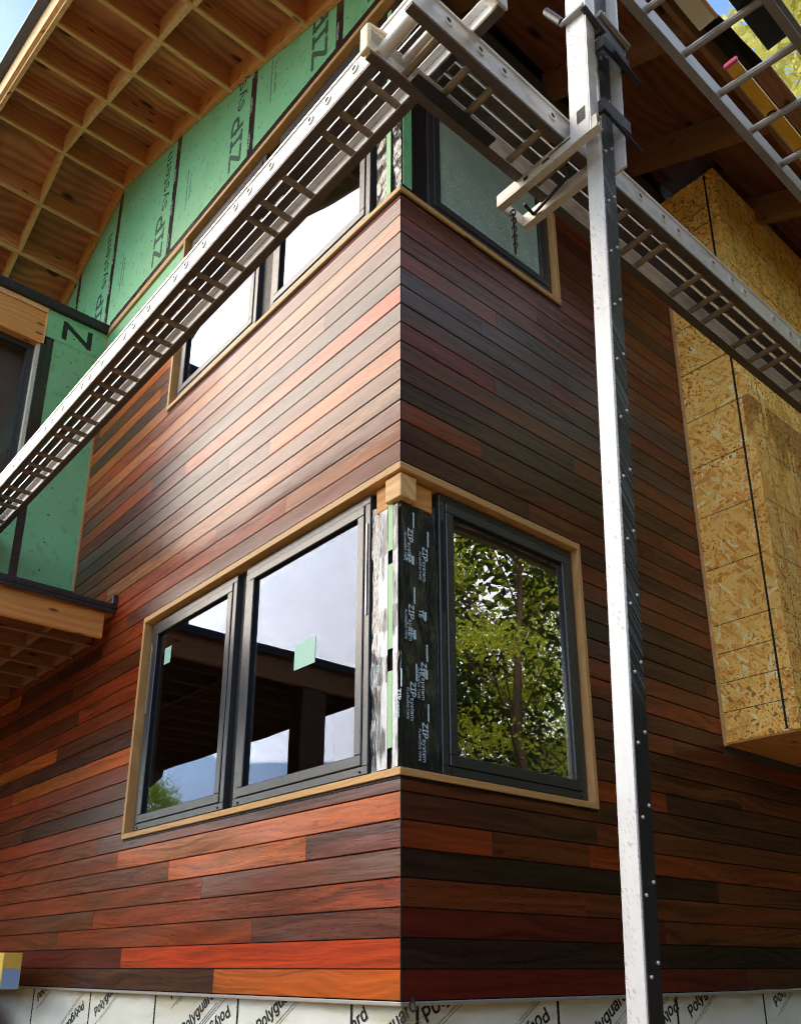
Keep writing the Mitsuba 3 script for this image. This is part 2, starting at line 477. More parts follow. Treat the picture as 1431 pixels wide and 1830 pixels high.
# rooms behind the glass
put('room_partition', [bx(-9, -0.2, 3.4, 3.5, -1.5, 8.0), bx(-5.2, -5.1, 0.2, 3.4, -1.5, 8.0), bx(-3.4, -3.3, 3.5, 9, -1.5, 7)], 'interior', house)
put('floor_slab', [bx(-9, -0.18, 0.18, 9, 0.15, 0.22), bx(-9, -0.18, 0.18, 9, 3.05, 3.35), bx(-9, -0.18, 0.18, 9, 6.6, 6.63)], 'interior', house)

# ---- planks. Tones and joints near the corner follow the photograph, the rest is drawn from the same set.
pick = lambda w: rng.choices(list(w), list(w.values()))[0]
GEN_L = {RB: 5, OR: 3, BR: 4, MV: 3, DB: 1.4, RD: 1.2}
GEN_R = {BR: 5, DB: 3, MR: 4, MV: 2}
LT = {0: [(-1.63, OR), (-9, DB)], 1: [(-2.88, RD), (-9, MR)], 2: [(-1.25, MV), (-4.05, RB), (-9, BR)], 3: [(-3.42, RB), (-9, BR)], 4: [(-1.85, BR), (-9, RB)],
      5: [(-0.76, MV), (-2.3, OR), (-9, RB)], 6: [(-3.1, OR), (-9, RB)], 7: [(-3.5, MV), (-9, RB)], 8: [(-9, RB)], 9: [(-5.2, DB), (-9, BR)], 10: [(-9, BR)], 11: [(-4.9, RB), (-9, RB)], 12: [(-5.6, OR), (-9, RB)], 13: [(-9, DB)],
      14: [(-4.6, BR), (-9, OR)], 15: [(-9, RB)], 16: [(-4.2, RB), (-9, BR)], 17: [(-9, RB)], 18: [(-4.4, BR), (-9, DB)], 19: [(-9, RB)],
      21: [(-3.4, MV), (-9, RB)], 22: [(-1.12, PE), (-4.3, RB), (-9, BR)], 23: [(-2.0, MV), (-9, RB)], 24: [(-3.9, PE), (-9, RB)], 25: [(-2.9, BR), (-9, BR)],
      26: [(-1.35, OR), (-9, BR)], 27: [(-1.9, MV), (-9, DB)], 28: [(-9, SL)], 29: [(-2.6, RD), (-9, MR)], 30: [(-3.2, SL), (-9, RB)], 31: [(-0.76, DB), (-9, MV)],
      32: [(-1.57, MV), (-2.6, MV), (-9, RB)], 33: [(-9, PE)], 34: [(-2.2, MV), (-9, RB)]}
RT = {0: [(2.98, MR), (9, DB)], 1: [(9, BK)], 2: [(2.1, MR), (9, BR)], 3: [(1.35, RB), (9, BR)], 4: [(2.75, BK), (9, RB)], 5: [(0.62, RB), (1.42, BR), (9, RB)], 6: [(1.5, DB), (9, BR)], 7: [(1.55, RB), (9, DB)],
      8: [(2.25, RB), (9, DB)], 9: [(3.2, BR), (9, BR)], 10: [(9, DB)], 11: [(2.4, BR), (9, BR)], 12: [(9, DB)], 13: [(9, RB)], 14: [(9, BR)], 15: [(2.9, DB), (9, BR)], 16: [(9, BK)], 17: [(9, DB)], 18: [(9, RB)], 19: [(9, BR)], 20: [(9, DB)],
      21: [(1.05, DB), (3.2, RB), (9, DB)], 22: [(2.4, MR), (9, DB)], 23: [(0.64, RB), (2.2, DB), (9, BR)], 24: [(9, DB)], 25: [(1.55, DB), (9, RB)], 26: [(9, BR)], 27: [(0.79, MR), (9, SL)], 28: [(9, DB)], 29: [(1.37, SL), (9, MR)], 30: [(0.68, SL), (9, SL)],
      31: [(0.83, MV), (9, SL)], 32: [(9, BR)], 33: [(1.25, MV), (9, MR)], 34: [(9, BR)]}


def siding(side, table, gen, lo, hi, zmax, windows, end_hi):
    k = 0
    while zrow(k) < zmax - 0.01:
        z0, z1 = zrow(k), min(zrow(k + 1), zmax)
        segs = []
        cur = 0.0
        far = end_hi(0.5 * (z0 + z1))
        spec = table.get(k)
        if spec is None:
            spec, c = [], 0.0
            while abs(c) < 9:
                c += (1 if side == 'R' else -1) * rng.uniform(1.0, 3.4)
                spec.append((c, pick(gen)))
        else:
            spec = list(spec)
        for stop, tone in spec:
            stop = min(stop, far) if side == 'R' else max(stop, far)
            if abs(stop) - abs(cur) > 0.02:
                segs.append((cur, stop, tone))
            cur = stop
        for a, b, tone in segs:
            a, b = min(a, b), max(a, b)
            uv = ((tone + 0.5) / 16.0, rng.random())
            pieces = []
            cuts = [w for w in windows if z0 < w[3] - 1e-6 and z1 > w[2] + 1e-6 and a < w[1] and b > w[0]]
            if not cuts:
                pieces = [(a, b, z0, z1)]
            else:
                w = cuts[0]
                if a < w[0]:
                    pieces.append((a, w[0], z0, z1))
                if b > w[1]:
                    pieces.append((w[1], b, z0, z1))
                m0, m1 = max(a, w[0]), min(b, w[1])
                if m1 - m0 > 0.02:
                    if z0 < w[2]:
                        pieces.append((m0, m1, z0, w[2] + 0.001))
                    if z1 > w[3]:
                        pieces.append((m0, m1, w[3] - 0.001, z1))
            dd = rng.uniform(-0.0009, 0.0009)
            for p in pieces:
                mit = abs(p[1]) < 1e-6 if side == 'L' else abs(p[0]) < 1e-6
                m = plank(p[0], p[1], p[2], p[3], side, mit)
                if m is not None:
                    m.apply_translation((0, dd, 0) if side == 'L' else (dd, 0, 0))
                    put('siding_plank', m, 'plank_wood', wallL if side == 'L' else wallR, uv=uv)
        k += 1


siding('L', LT, GEN_L, 0, -9, 6.22, LW, lambda z: -8.9 if z < 2.80 else (-4.72 if z > 2.98 else -4.72))
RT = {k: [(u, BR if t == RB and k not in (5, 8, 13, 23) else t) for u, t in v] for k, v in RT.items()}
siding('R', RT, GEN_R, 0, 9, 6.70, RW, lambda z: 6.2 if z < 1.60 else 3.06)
put('corner_bead', bx(-0.0042, -0.0002, 0.0002, 0.0042, 0.004, 1.0), 'ink_black', house)
# trim at the end of the siding
put('trim_board', bx(-4.722, -3.0305, -0.020, 0.014, 6.455, 6.522, 0.002), 'cedar_trim', house, uv=seed_uv('x'))
put('trim_board', bx(-4.775, -4.723, -0.022, 0.02, 3.05, 6.44, 0.003), 'cedar_trim', house, uv=seed_uv('z'))
put('trim_board', bx(-0.02, 0.022, 3.062, 3.098, 1.63, 6.55, 0.003), 'cedar_trim', house, uv=seed_uv('z'))


# ---- windows
def rim(o, width, d0, d1, side, c=0.002):
    """A rectangular ring as four butted bars: o = (u0,u1,z0,z1); d = depth behind the wall plane (negative = proud)."""
    u0, u1, z0, z1 = o
    bars = [(u0, u1, z0, z0 + width), (u0, u1, z1 - width, z1), (u0, u0 + width, z0 + width, z1 - width), (u1 - width, u1, z0 + width, z1 - width)]
    out = []
    for a, b, p, r in bars:
        out.append(bx(a, b, d0, d1, p, r, c) if side == 'L' else bx(-d0, -d1, a, b, p, r, c))
    return out


def slab(u0, u1, d0, d1, z0, z1, side, c=0.0):
    return bx(u0, u1, d0, d1, z0, z1, c) if side == 'L' else bx(-d0, -d1, u0, u1, z0, z1, c)


def window(o, side, glass, label=None, handle=True, fr=0.045, sh=0.058, gl='pane_glass'):
    w = key_for('window', house)
    u0, u1, z0, z1 = o
    put('frame', rim(o, fr, 0.028, 0.11, side, 0.003), 'frame_black', w)
    i = (u0 + fr + 0.003, u1 - fr - 0.003, z0 + fr + 0.003, z1 - fr - 0.003)
    put('sash', rim(i, sh, 0.020, 0.085, side, 0.004), 'frame_black', w)
    g = (i[0] + sh - 0.004, i[1] - sh + 0.004, i[2] + sh - 0.004, i[3] - sh + 0.004)
    put('gasket', rim((g[0] - 0.002, g[1] + 0.002, g[2] - 0.002, g[3] + 0.002), 0.008, 0.030, 0.048, side, 0), 'gasket', w)
    A_, B_ = np.meshgrid(np.linspace(g[0], g[1], 25), np.linspace(g[2], g[3], 33), indexing='ij')
    wob = 0.0012 * (meshkit.noise(np.stack([A_ * 2.6, B_ * 2.2, 0 * A_ + u0 * 7], -1), 3) - 0.5)
    v = np.stack([A_, 0.046 + wob, B_] if side == 'L' else [-0.046 - wob, A_, B_], -1).reshape(-1, 3)
    q0 = (np.arange(24)[:, None] * 33 + np.arange(32)[None]).ravel()
    f = np.vstack([np.stack([q0, q0 + 33, q0 + 34], 1), np.stack([q0, q0 + 34, q0 + 1], 1)])
    put('pane', trimesh.Trimesh(v, f if side == 'L' else f, process=False), gl, w, True)
    if handle:
        hu = u1 - fr * 0.5 if handle == 1 else u0 + fr * 0.5
        put('hinge_strip', slab(hu - 0.004, hu + 0.004, 0.020, 0.028, z1 - 0.72, z1 - 0.17, side), 'gasket' if side == 'R' else 'galv_strip', w)
    for a in (u0 + 0.06, u1 - 0.06):
        m = trimesh.creation.icosphere(subdivisions=1, radius=0.007)
        m.apply_translation((a, 0.027, z0 + 0.016) if side == 'L' else (-0.027, a, z0 + 0.016))
        put('screw', m, 'gasket', w)
    if label:
        tag_part(w, label)
    return w


w1 = window((-2.955, -1.709, 1.061, 2.648), 'L', 0, 'narrower dark framed window farther from the corner, lower storey', handle=2)
w2 = window((-1.593, -0.290, 1.061, 2.650), 'L', 0, 'wide dark framed window reflecting pale sky beside the corner post', handle=1)
w3 = window((0.308, 1.478, 1.058, 2.660), 'R', 0, 'dark framed window reflecting green trees', handle=2, gl='coated_glass')
w4 = window((-2.960, -1.704, 4.718, 6.45), 'L', 0, 'upper window half hidden behind the scaffold, far from the corner', handle=0)
w5 = window((-1.507, -0.337, 4.718, 6.45), 'L', 0, 'upper window reflecting blue sky next to the corner', handle=0)
w6 = window((0.262, 1.478, 4.712, 6.45), 'R', 0, 'upper window with dusty greenish glass and film residue', handle=0, gl='dusty_glass')
for w, c in ((w1, (-2.68, -2.565, 2.27, 2.375)), (w2, (-0.93, -0.70, 1.90, 2.05))):
    pass
put('green_patch', bx(-2.745, -2.645, 0.0435, 0.0445, 2.27, 2.40), 'green_patch', w1)  # small sticker on the glass
put('green_patch', bx(-1.01, -0.80, 0.0435, 0.0445, 1.79, 1.95), 'green_patch', w2)  # flat green patch standing in for a mirrored shape
put('film_residue', [frame_map(text('I JOINT SEAL REMOVE FILM', 0.032, 0.0006), (-0.0455, 0.40, 4.836), (0, 1, 0), (0, 0, 1))] +
    [bx(-0.0452, -0.0446, 0.385 + 0.034 * i + rng.uniform(0, .02), 0.385 + 0.034 * i + rng.uniform(.022, .04), 4.822, 4.83 + rng.uniform(0, .012)) for i in range(27)], 'print_blue', w6, kind='stuff')
# wooden trim rings round the openings: three sides on each wall, meeting at the corner
TW, TP = 0.036, 0.020


def trims(o, side, top_proud=0.0):
    u0, u1, z0, z1 = o
    far = u0 if side == 'L' else u1
    s = 1 if side == 'L' else -1
    cu = 0.022 if side == 'L' else 0.0
    for (p, q_) in ((z0, z0 + TW), (z1 - TW - 0.008, z1)):
        a, b = (u0, TP) if side == 'L' else (-0.0002, u1)
        if side == 'L':
            m = bx(u0, 0.0, -TP, 0.10, p, q_, 0.002)
        else:
            m = bx(-0.10, TP, -TP if side == 'R' else 0, u1, p, q_, 0.002)
        if side == 'L':
            m = bx(u0, -0.101, -TP, 0.10, p, q_, 0.002)
            m = trimesh.util.concatenate([m, bx(-0.1008, -0.0002, -TP, -0.0004, p, q_, 0.0)])
        put('window_trim', m, 'cedar_trim', house, uv=seed_uv('x' if side == 'L' else 'y'))
    if side == 'L':
        m = bx(u0, u0 + TW - 0.004, -TP, 0.10, z0 + TW, z1 - TW - 0.008, 0.002)
    else:
        m = bx(-0.10, TP, u1 - TW + 0.004, u1, z0 + TW, z1 - TW - 0.008, 0.002)
    put('window_trim', m, 'cedar_trim', house, uv=seed_uv('z'))
    # black flashing under the sill and over the head
    if side == 'L':
        put('flashing', bx(u0, 0.004, -0.006, 0.019, z0 - 0.014, z0 - 0.0006), 'gasket', house)
        put('flashing', bx(u0, 0.004, -0.008, 0.019, z1 + 0.0006, z1 + 0.010), 'gasket', house)
    else:
        put('flashing', bx(-0.019, 0.006, 0.0041, u1, z0 - 0.014, z0 - 0.0006), 'gasket', house)
        put('flashing', bx(-0.019, 0.008, 0.0041, u1, z1 + 0.0006, z1 + 0.010), 'gasket', house)


for o in LW:
    trims(o, 'L')
for o in RW:
    trims(o, 'R')
# dark rough openings between and around the units
for o, units in ((LW[0], ((-2.955, -1.709), (-1.593, -0.290))), (LW[1], ((-2.960, -1.704), (-1.507, -0.337)))):
    z0, z1 = o[2] + TW, o[3] - TW - 0.008
    a = units[0][1] + 0.001
    put('mullion_gap', bx(a, units[1][0] - 0.001, 0.065, 0.12, z0, z1), 'gasket', house)
    put('head_gap', bx(o[0] + TW, -0.10, 0.075, 0.13, (2.650 if o is LW[0] else 6.45), z1), 'gasket', house)
put('foam_bead', [bx(-1.600, -1.5945, 0.035, 0.06, 1.06 + i * .051, 1.06 + i * .051 + rng.uniform(.02, .05)) for i in range(30)], 'pale_strip', house, kind='stuff')


# ---- taped corner posts
def corner_post(z0, z1, label, green_left, green_right):
    p = key_for('corner_post', house)
    tag_part(p, label)
    n = int((z1 - z0) / 0.012)
    rows = []
    xs = [-0.246, -0.215, -0.18, -0.14, -0.10, -0.07, -0.05]
    # creased tape skin: one grid folded round the corner
    path = [(-0.285, 0.055)] + [(-0.285 + 0.0262 * i, 0.040) for i in range(10)] + [(-0.040, 0.040)] + [(-0.040, 0.060 + 0.0258 * i) for i in range(10)] + [(-0.055, 0.306)]
    path = np.array(path)
    s = np.concatenate([[0], np.cumsum(np.linalg.norm(np.diff(path, axis=0), axis=1))])
    V = []
    zz = np.linspace(z0, z1, n)
    for z in zz:
        pts = np.stack([s * 22.0, np.full(len(s), z * 7.0), np.zeros(len(s))], -1)
        d = (meshkit.fbm(pts, 3, seed=5) - 0.5) * 0.022
        out = path.copy()
        out[1:11, 1] -= d[1:11]
        out[12:22, 0] += d[12:22]
        out[11, 0] += 0.3 * d[11]
        out[11, 1] -= 0.3 * d[11]
        V.append(np.column_stack([out, np.full(len(s), z)]))
    V = np.array(V)
    m_, k_ = V.shape[:2]
    F = []
    for i in range(m_ - 1):
        for j in range(k_ - 1):
            a = i * k_ + j
            F += [(a, a + 1, a + k_ + 1), (a, a + k_ + 1, a + k_)]
    put('tape_skin', trimesh.Trimesh(V.reshape(-1, 3), F, process=False), 'black_tape', p, smooth=30)
    for side, gs in (('L', green_left), ('R', green_right)):
        for (a, b, p0, p1) in gs:
            m = bx(a, b, 0.024, 0.027, p0, p1) if side == 'L' else bx(-0.027, -0.024, a, b, p0, p1)
            put('green_strip', m, 'green_strip' if side == 'L' else 'green_sheathing', p, uv=(0.5, 0.5))
    return p


cp1 = corner_post(1.042, 2.56, 'corner post wrapped in crinkled black flashing tape, lower storey', [(-0.128, -0.092, 1.16, 1.56), (-0.128, -0.092, 1.68, 2.16), (-0.128, -0.092, 2.24, 2.52)], [])
cp2 = corner_post(4.662, 6.47, 'corner post with crinkled black tape and green strips, upper storey', [(-0.165, -0.125, 4.74, 6.4)], [(0.045, 0.115, 4.745, 6.4)])
# pale streaks painted as sky sheen on the black tape beside the green strips


def tape_print(x, z, axis, h=0.040, full=True):
    """White-blue print on flashing tape, reading downwards. axis 'L' on wall y, 'R' on wall x."""
    ms = []
    y = 0
    t = text('ZIP', h, 0.0008, True)
    ms.append(t)
    wz = t.bounds[1][0]
    t2 = text('system', h * 0.72, 0.0008)
    t2.apply_translation((wz + 0.003, 0, 0))
    ms.append(t2)
    ms.append(bx(-0.10, -0.006, h * 1.0, h * 1.28, 0, 0.0008))
    t3 = text('FLASHING TAPE', h * 0.42, 0.0008)
    t3.apply_translation((wz * 0.45, -h * 0.72, 0))
    ms.append(t3)
    if full:
        ms.append(bx(-0.28, -0.23, h * .6, h * 1.1, 0, .0008))
        t4 = text('TE', h * .8, .0008, True)
        t4.apply_translation((-0.29, -h * .35, 0))
        ms.append(t4)
    m = trimesh.util.concatenate(ms)
    if axis == 'R':
        return frame_map(m, (-0.0225, x, z), (0, 0, -1), (0, 1, 0))
    return frame_map(m, (x, 0.0225, z), (0, 0, -1), (1, 0, 0))


for x, z in ((0.075, 1.92), (0.175, 2.28), (0.160, 1.62), (0.085, 1.50), (0.070, 2.36), (0.165, 1.30)):
    put('lettering', tape_print(x, z, 'R', 0.036, z < 2.1), 'print_blue', cp1)
put('lettering', tape_print(-0.215, 1.62, 'L', 0.022, False), 'print_blue', cp1)
put('lettering', tape_print(-0.050, 1.45, 'L', 0.026, False), 'print_blue', cp1)
put('lettering', tape_print(-0.215, 2.28, 'L', 0.022, False), 'print_blue', cp1)
put('painted_tape_sheen', [bx(-0.208, -0.131, 0.0235, 0.0262, 1.06, 2.50), bx(-0.089, -0.050, 0.0235, 0.0262, 1.06, 2.50)], 'painted_tape_sheen', cp1, uv=(.5, .5))  # thin bands painted as sky glare on the tape face
# lumber header ends over the lower post
hd = key_for('header_block', house)
scene[hd] = mikit.ply(trimesh.util.concatenate([bx(-0.130, 0.0, 0.0, 0.115, 2.520, 2.662, 0.004)]), 'fir', uv=np.tile([0.3, 0.0], (len(bx(-0.130, 0.0, 0.0, 0.115, 2.520, 2.662, 0.004).vertices), 1)))
put('header_block', bx(-0.245, -0.131, 0.034, 0.12, 2.512, 2.660, 0.003), 'fir_orange', house, uv=seed_uv('x'))
put('header_block', bx(-0.12, -0.034, 0.116, 0.262, 2.512, 2.660, 0.003), 'fir_orange', house, uv=seed_uv('y'))

# ---- green gable sheathing above the upper windows
gable = key_for('gable_wall', house)
xsum = np.linspace(-9.0, -0.001, 40)
top = [(x, zs(x) + 0.13) for x in xsum]
gp = Polygon([(-9.0, 6.225), (-3.04, 6.225), (-3.04, 6.525), (-0.001, 6.525)] + top[::-1])
base_p = gp.buffer(-0.004)
scene[gable] = mikit.ply(frame_map(sheet_poly(base_p, 0.010), (0, 0.0265, 0), (1, 0, 0), (0, 0, 1)), 'interior')
seams = [-9.0, -7.1, -5.95, -4.88, -3.42, -1.95, -0.70, 0.0]
for a, b in zip(seams[:-1], seams[1:]):
    pn = gp.intersection(sbox(a + 0.0015, 6.2, b - 0.0015, 10))
    put('sheathing_panel', frame_map(sheet_poly(pn, 0.013), (0, 0.0155, 0), (1, 0, 0), (0, 0, 1)), 'green_sheathing', gable, uv=(0.5, 0.5))
for s_ in seams[2:-1]:
    zt = zs(s_) + 0.12
    put('seam_tape', bx(s_ - 0.044, s_ + 0.044, 0.0005, 0.0022, 6.60, zt), 'black_tape', gable, uv=(0.5, 0.5))
    for j in range(3):
        put('lettering', frame_map(text('ZIPsystem', 0.026, 0.0006), (s_ - 0.010, -0.0001, 6.7 + 0.42 * j), (0, 0, 1), (-1, 0, 0)), 'print_blue', gable)
put('seam_tape', bx(-4.72, -0.0005, -0.0002, 0.0016, 6.528, 6.635), 'black_tape', gable, uv=(0.5, 0.5))
for a, b in ((-3.42, -1.95), (-1.95, -0.70), (-4.88, -3.42), (-0.70, 0.0), (-5.95, -4.88)):
    x0, z0 = b - 0.16, 6.68
    zip_ = text('ZIP', 0.20, 0.0007, True)
    zip_.apply_scale((1.35, 1.0, 1.0))
    put('lettering', frame_map(zip_, (x0, 0.0024, z0), (0, 0, 1), (-1, 0, 0)), 'ink_grey', gable)
    w_ = zip_.bounds[1][0]
    sys_ = text('system', 0.135, 0.0007)
    sys_.apply_scale((1.25, 1.0, 1.0))
    put('lettering', frame_map(sys_, (x0 - 0.004, 0.0024, z0 + w_ + 0.02), (0, 0, 1), (-1, 0, 0)), 'ink', gable)
    if b - a > 1.0:
        put('lettering', frame_map(text('FOR ONE HUNDRED EIGHTY DAYS', 0.022, 0.0007), (a + 0.30, 0.0024, 6.95), (0, 0, 1), (-1, 0, 0)), 'ink', gable)
        put('lettering', frame_map(text('fasten every 12 in', 0.030, 0.0007), (a + 0.36, 0.0024, 7.02), (0, 0, 1), (-1, 0, 0)), 'ink', gable)

# ---- roof
roof = key_for('roof', house)
DL = 0.24                                  # depth of lookouts and rafters
YO, XE = -1.46, 1.19                       # rake and eave overhang
look_x = [-6.63, -6.02, -5.41, -4.80, -4.20, -3.58, -2.97, -2.36, -1.75, -1.13, -0.52, 0.09, 0.60]
xs_r = np.array([-9.3] + list(np.linspace(-8.0, -4.8, 4)) + list(np.linspace(-4.2, XE, 12)))
deck = []
for a, b in zip(xs_r[:-1], xs_r[1:]):
    za, zb = zs(a) + DL + 0.021, zs(b) + DL + 0.021
    v = [(a, YO - 0.12, za), (b, YO - 0.12, zb), (b, 9.4, zb), (a, 9.4, za)]
    v += [(x, y, z + 0.02) for x, y, z in v]
    deck.append(trimesh.convex.convex_hull(np.array(v)))
scene[roof] = mikit.ply(trimesh.util.concatenate(deck), 'membrane', uv=None)
tag_part(roof, 'broad curved gable roof, its underside open framing')


def soffit_panel(a, b, y0, y1, m='soffit_ply'):
    za, zb = zs(a) + DL + 0.001, zs(b) + DL + 0.001
    v = [(a, y0, za), (b, y0, zb), (b, y1, zb), (a, y1, za)]
    v += [(x, y, z + 0.018) for x, y, z in v]
    put('soffit_board', trimesh.convex.convex_hull(np.array(v)), m, roof, uv=(rng.random(), rng.random()))


edges = [-9.2, -8.6, -8.0, -7.4, -7.0] + [x for l in look_x for x in (l,)] + [XE]
bays = sorted(set([-8.46, -7.85, -7.24] + look_x + [XE]))
for a, b in zip(bays[:-1], bays[1:]):
    soffit_panel(a + 0.001, b - 0.001, YO + 0.002, -0.002)
for x in look_x + [-7.24, -7.85]:
    z = zs(x)
    put('lookout', bx(x - 0.015, x + 0.015, YO + 0.0385, 0.0, z + 0.0305, z + DL), 'lookout_ply', roof, uv=seed_uv('y'))
    put('lookout_edge', bx(x - 0.019, x + 0.019, YO + 0.0385, 0.0, z, z + 0.030, 0.002), 'fir', roof, uv=seed_uv('y'))
lx = sorted(look_x + [-7.24, -7.85])
for a, b in zip(lx[:-1], lx[1:]):
    for y in (-0.72, -0.0215):
        j = rng.uniform(-0.008, 0.008) if y < -0.1 else 0
        a_, b_ = a + 0.020, b - 0.020
        v = []
        for x in (a_, b_):
            for yy in (y - 0.019 + j, y + 0.019 + j):
                for dz in (0.004, DL - 0.001):
                    v.append((x, yy, zs(x) + dz))
        put('blocking', trimesh.convex.convex_hull(np.array(v)), 'fir_orange' if y > -0.1 else 'fir', roof, uv=seed_uv('x'))
# rake fascia, in lengths following the curve
fx = [-8.6, -6.4, -4.8, -3.6, -2.4, -1.2, 0.0, XE]
for a, b in zip(fx[:-1], fx[1:]):
    v = []
    for x in (a + 0.0005, b - 0.0005):
        for yy in (YO, YO + 0.038):
            for dz in (-0.012, DL + 0.018):
                v.append((x, yy, zs(x) + dz))
    put('fascia', trimesh.convex.convex_hull(np.array(v)), 'fir', roof, uv=seed_uv('x'))
    v = []
    for x in (a + 0.0005, b - 0.0005):
        for yy in (YO - 0.034, YO - 0.0005):
            for dz in (0.03, DL + 0.018):
                v.append((x, yy, zs(x) + dz))
    put('fascia_trim', trimesh.convex.convex_hull(np.array(v)), 'fir', roof, uv=seed_uv('x'))
# eave over the right-hand wall: rafters across, plywood between, eave board, drooping membrane
raf_y = [0.55, 1.62, 2.72, 3.82, 4.92, 6.0, 7.1, 8.2]
for y in raf_y:
    v = []
    for x in (-0.05, 0.4, XE - 0.02):
        for yy in (y - 0.045, y + 0.045):
            for dz in (-0.02, DL):
                v.append((x, yy, zs(x) + dz))
    put('rafter', trimesh.convex.convex_hull(np.array(v)), 'dark_lumber', roof, uv=seed_uv('x'))
ys_ = [-0.002] + raf_y + [9.3]
for a, b in zip(ys_[:-1], ys_[1:]):
    for (p, q_) in ((-0.02, 0.54), (0.545, XE)):
        soffit_panel(p, q_, a + 0.003, b - 0.003, 'shaded_ply')
put('eave_board', bx(XE - 0.02, XE + 0.018, YO, 9.4, zs(XE) - 0.005, zs(XE) + DL + 0.012, 0.003), 'dark_lumber', roof, uv=seed_uv('y'))
# membrane left long past the eave, its free edge waving
yy = np.linspace(YO, 9.4, 140)
wv = meshkit.fbm(np.stack([yy * 0.8, 0 * yy, 0 * yy], -1), 3, seed=2) - 0.5
ze = zs(XE) + DL + 0.02
P0 = np.stack([0 * yy + XE + 0.0190, yy, 0 * yy + ze - 0.045], 1)
P1 = np.stack([XE + 0.09 + 0.04 * wv, yy, ze - 0.09 + 0.05 * np.clip(yy - 1.3, 0, 2)], 1)
P2 = np.stack([XE + 0.19 + 0.10 * wv, yy, ze - 0.36 + 0.17 * np.clip(yy - 1.0, 0, 2.2) + 0.16 * wv], 1)
V = np.concatenate([P0, P1, P2])
V = np.vstack([V, V + (0, 0, 0.006)])
n_ = len(yy)
F = []
for lay, fl in ((0, 1), (3 * n_, 0)):
    for r_ in range(2):
        for i in range(n_ - 1):
            a = lay + r_ * n_ + i
            F += [(a, a + 1, a + n_ + 1), (a, a + n_ + 1, a + n_)]
put('membrane_flap', trimesh.Trimesh(V, F, process=False), 'membrane', roof)

# ---- protruding box clad in strand board, right
box_ = key_for('projecting_box', house)
tag_part(box_, 'projecting box clad in golden strand board panels with black chalk lines')
XF, YB, ZB = 0.555, 3.07, 1.650
scene[box_] = mikit.ply(bx(0.001, XF - 0.014, YB + 0.014, 7.0, ZB + 0.02, 6.6), 'interior')
for z0, z1 in ((ZB, 4.308), (4.312, 6.62)):
    low = z0 < 2
    d = 0.010 if low else 0.0
    put('panel', bx(0.023, XF - 0.045, YB - 0.000 - d * .4, YB + 0.0135, z0, z1, 0.001), 'osb', box_, uv=(0.5, 0.5))
    put('panel', bx(XF - 0.044, XF - 0.0001 + d, YB - 0.004 - d, YB + 0.0135, z0, z1, 0.001), 'osb_stained' if low else 'osb', box_, uv=(0.5, 0.5))
    for a, b in ((YB + 0.0140, 4.285), (4.288, 5.505), (5.508, 7.0)):
        put('panel', bx(XF - 0.0135, XF + d, a, b, z0, z1, 0.001), 'osb_stained' if low else 'osb', box_, uv=(0.5, 0.5))
put('soffit_panel', bx(0.003, XF - 0.002, YB + 0.002, 7.0, ZB - 0.012, ZB - 0.001), 'fir_orange', box_, uv=(0.4, 0.25))
cl = []
for z in (1.87, 2.088, 2.312, 2.535, 2.986, 3.433, 3.88, 4.31, 4.76, 5.2, 5.65, 6.1):
    cl.append(bx(0.03, XF - 0.002, YB - 0.0052, YB - 0.0044, z - 0.0025, z + 0.0025))
    cl.append(bx(XF + 0.0102 if z < 4.3 else XF + 0.0002, XF + 0.0108 if z < 4.3 else XF + 0.0010, YB + 0.01, 6.9, z - 0.03, z - 0.0258))
cl.append(bx(0.462, 0.477, YB - 0.0072, YB - 0.0044, ZB + 0.02, 6.6))
for y in (3.24, 3.65, 4.06, 4.47, 4.88):
    cl.append(bx(XF + 0.0104, XF + 0.0110, y - 0.002, y + 0.002, ZB + .01, 4.30))
    cl.append(bx(XF + 0.0003, XF + 0.0012, y - 0.002, y + 0.002, 4.32, 6.6))
put('chalk_line', cl, 'ink_black', box_)

# ---- upper wing, left
wing = key_for('wing', house)
tag_part(wing, 'green sheathed wing with flat membrane roof at the far left')
WX = -4.725
scene[wing] = mikit.ply(trimesh.util.concatenate([bx(-8.6, WX - 0.25, -1.10, -0.001, 3.06, 6.38), bx(WX - 0.25, WX - 0.02, -0.56, -0.001, 3.06, 6.38)]), 'interior')
put('sheathing_panel', bx(WX - 0.016, WX, -0.570, -0.002, 3.30, 6.128), 'green_sheathing', wing, uv=(0.5, 0.5))
put('sheathing_panel', bx(WX - 0.016, WX + 0.002, -0.625, -0.002, 6.132, 6.46), 'green_sheathing', wing, uv=(0.5, 0.5))
put('sheathing_panel', bx(WX - 0.016, WX, -1.12, -0.572, 3.30, 4.35), 'green_sheathing', wing, uv=(0.5, 0.5))
put('lettering', frame_map(text('Z', 0.29, 0.0008, True), (WX + 0.0024, -0.17, 6.155), (0, 0, 1), (0, -1, 0)), 'ink', wing)
put('seam_tape', bx(WX - 0.01, WX + 0.003, -0.61, -0.535, 3.42, 6.13), 'black_tape', wing, uv=(0.5, 0.5))
put('seam_tape', bx(WX - 0.01, WX + 0.0045, -1.12, -0.003, 3.30, 3.50), 'black_tape', wing, uv=(0.5, 0.5))
put('roof_membrane', bx(-8.7, WX + 0.05, -1.20, -0.004, 6.462, 6.565, 0.01), 'membrane', wing)
put('header_beam', bx(WX - 0.20, WX - 0.004, -1.12, -0.628, 6.03, 6.40, 0.003), 'fir_orange', wing, uv=(0.21, 0.25))
put('header_cap', bx(WX - 0.20, WX + 0.010, -1.12, -0.628, 6.402, 6.461, 0.002), 'fir', wing, uv=(0.7, 0.25))
put('edge_strip', bx(WX - 0.016, WX + 0.004, -0.640, -0.626, 6.03, 6.46), 'fir', wing, uv=(0.1, 0.5))
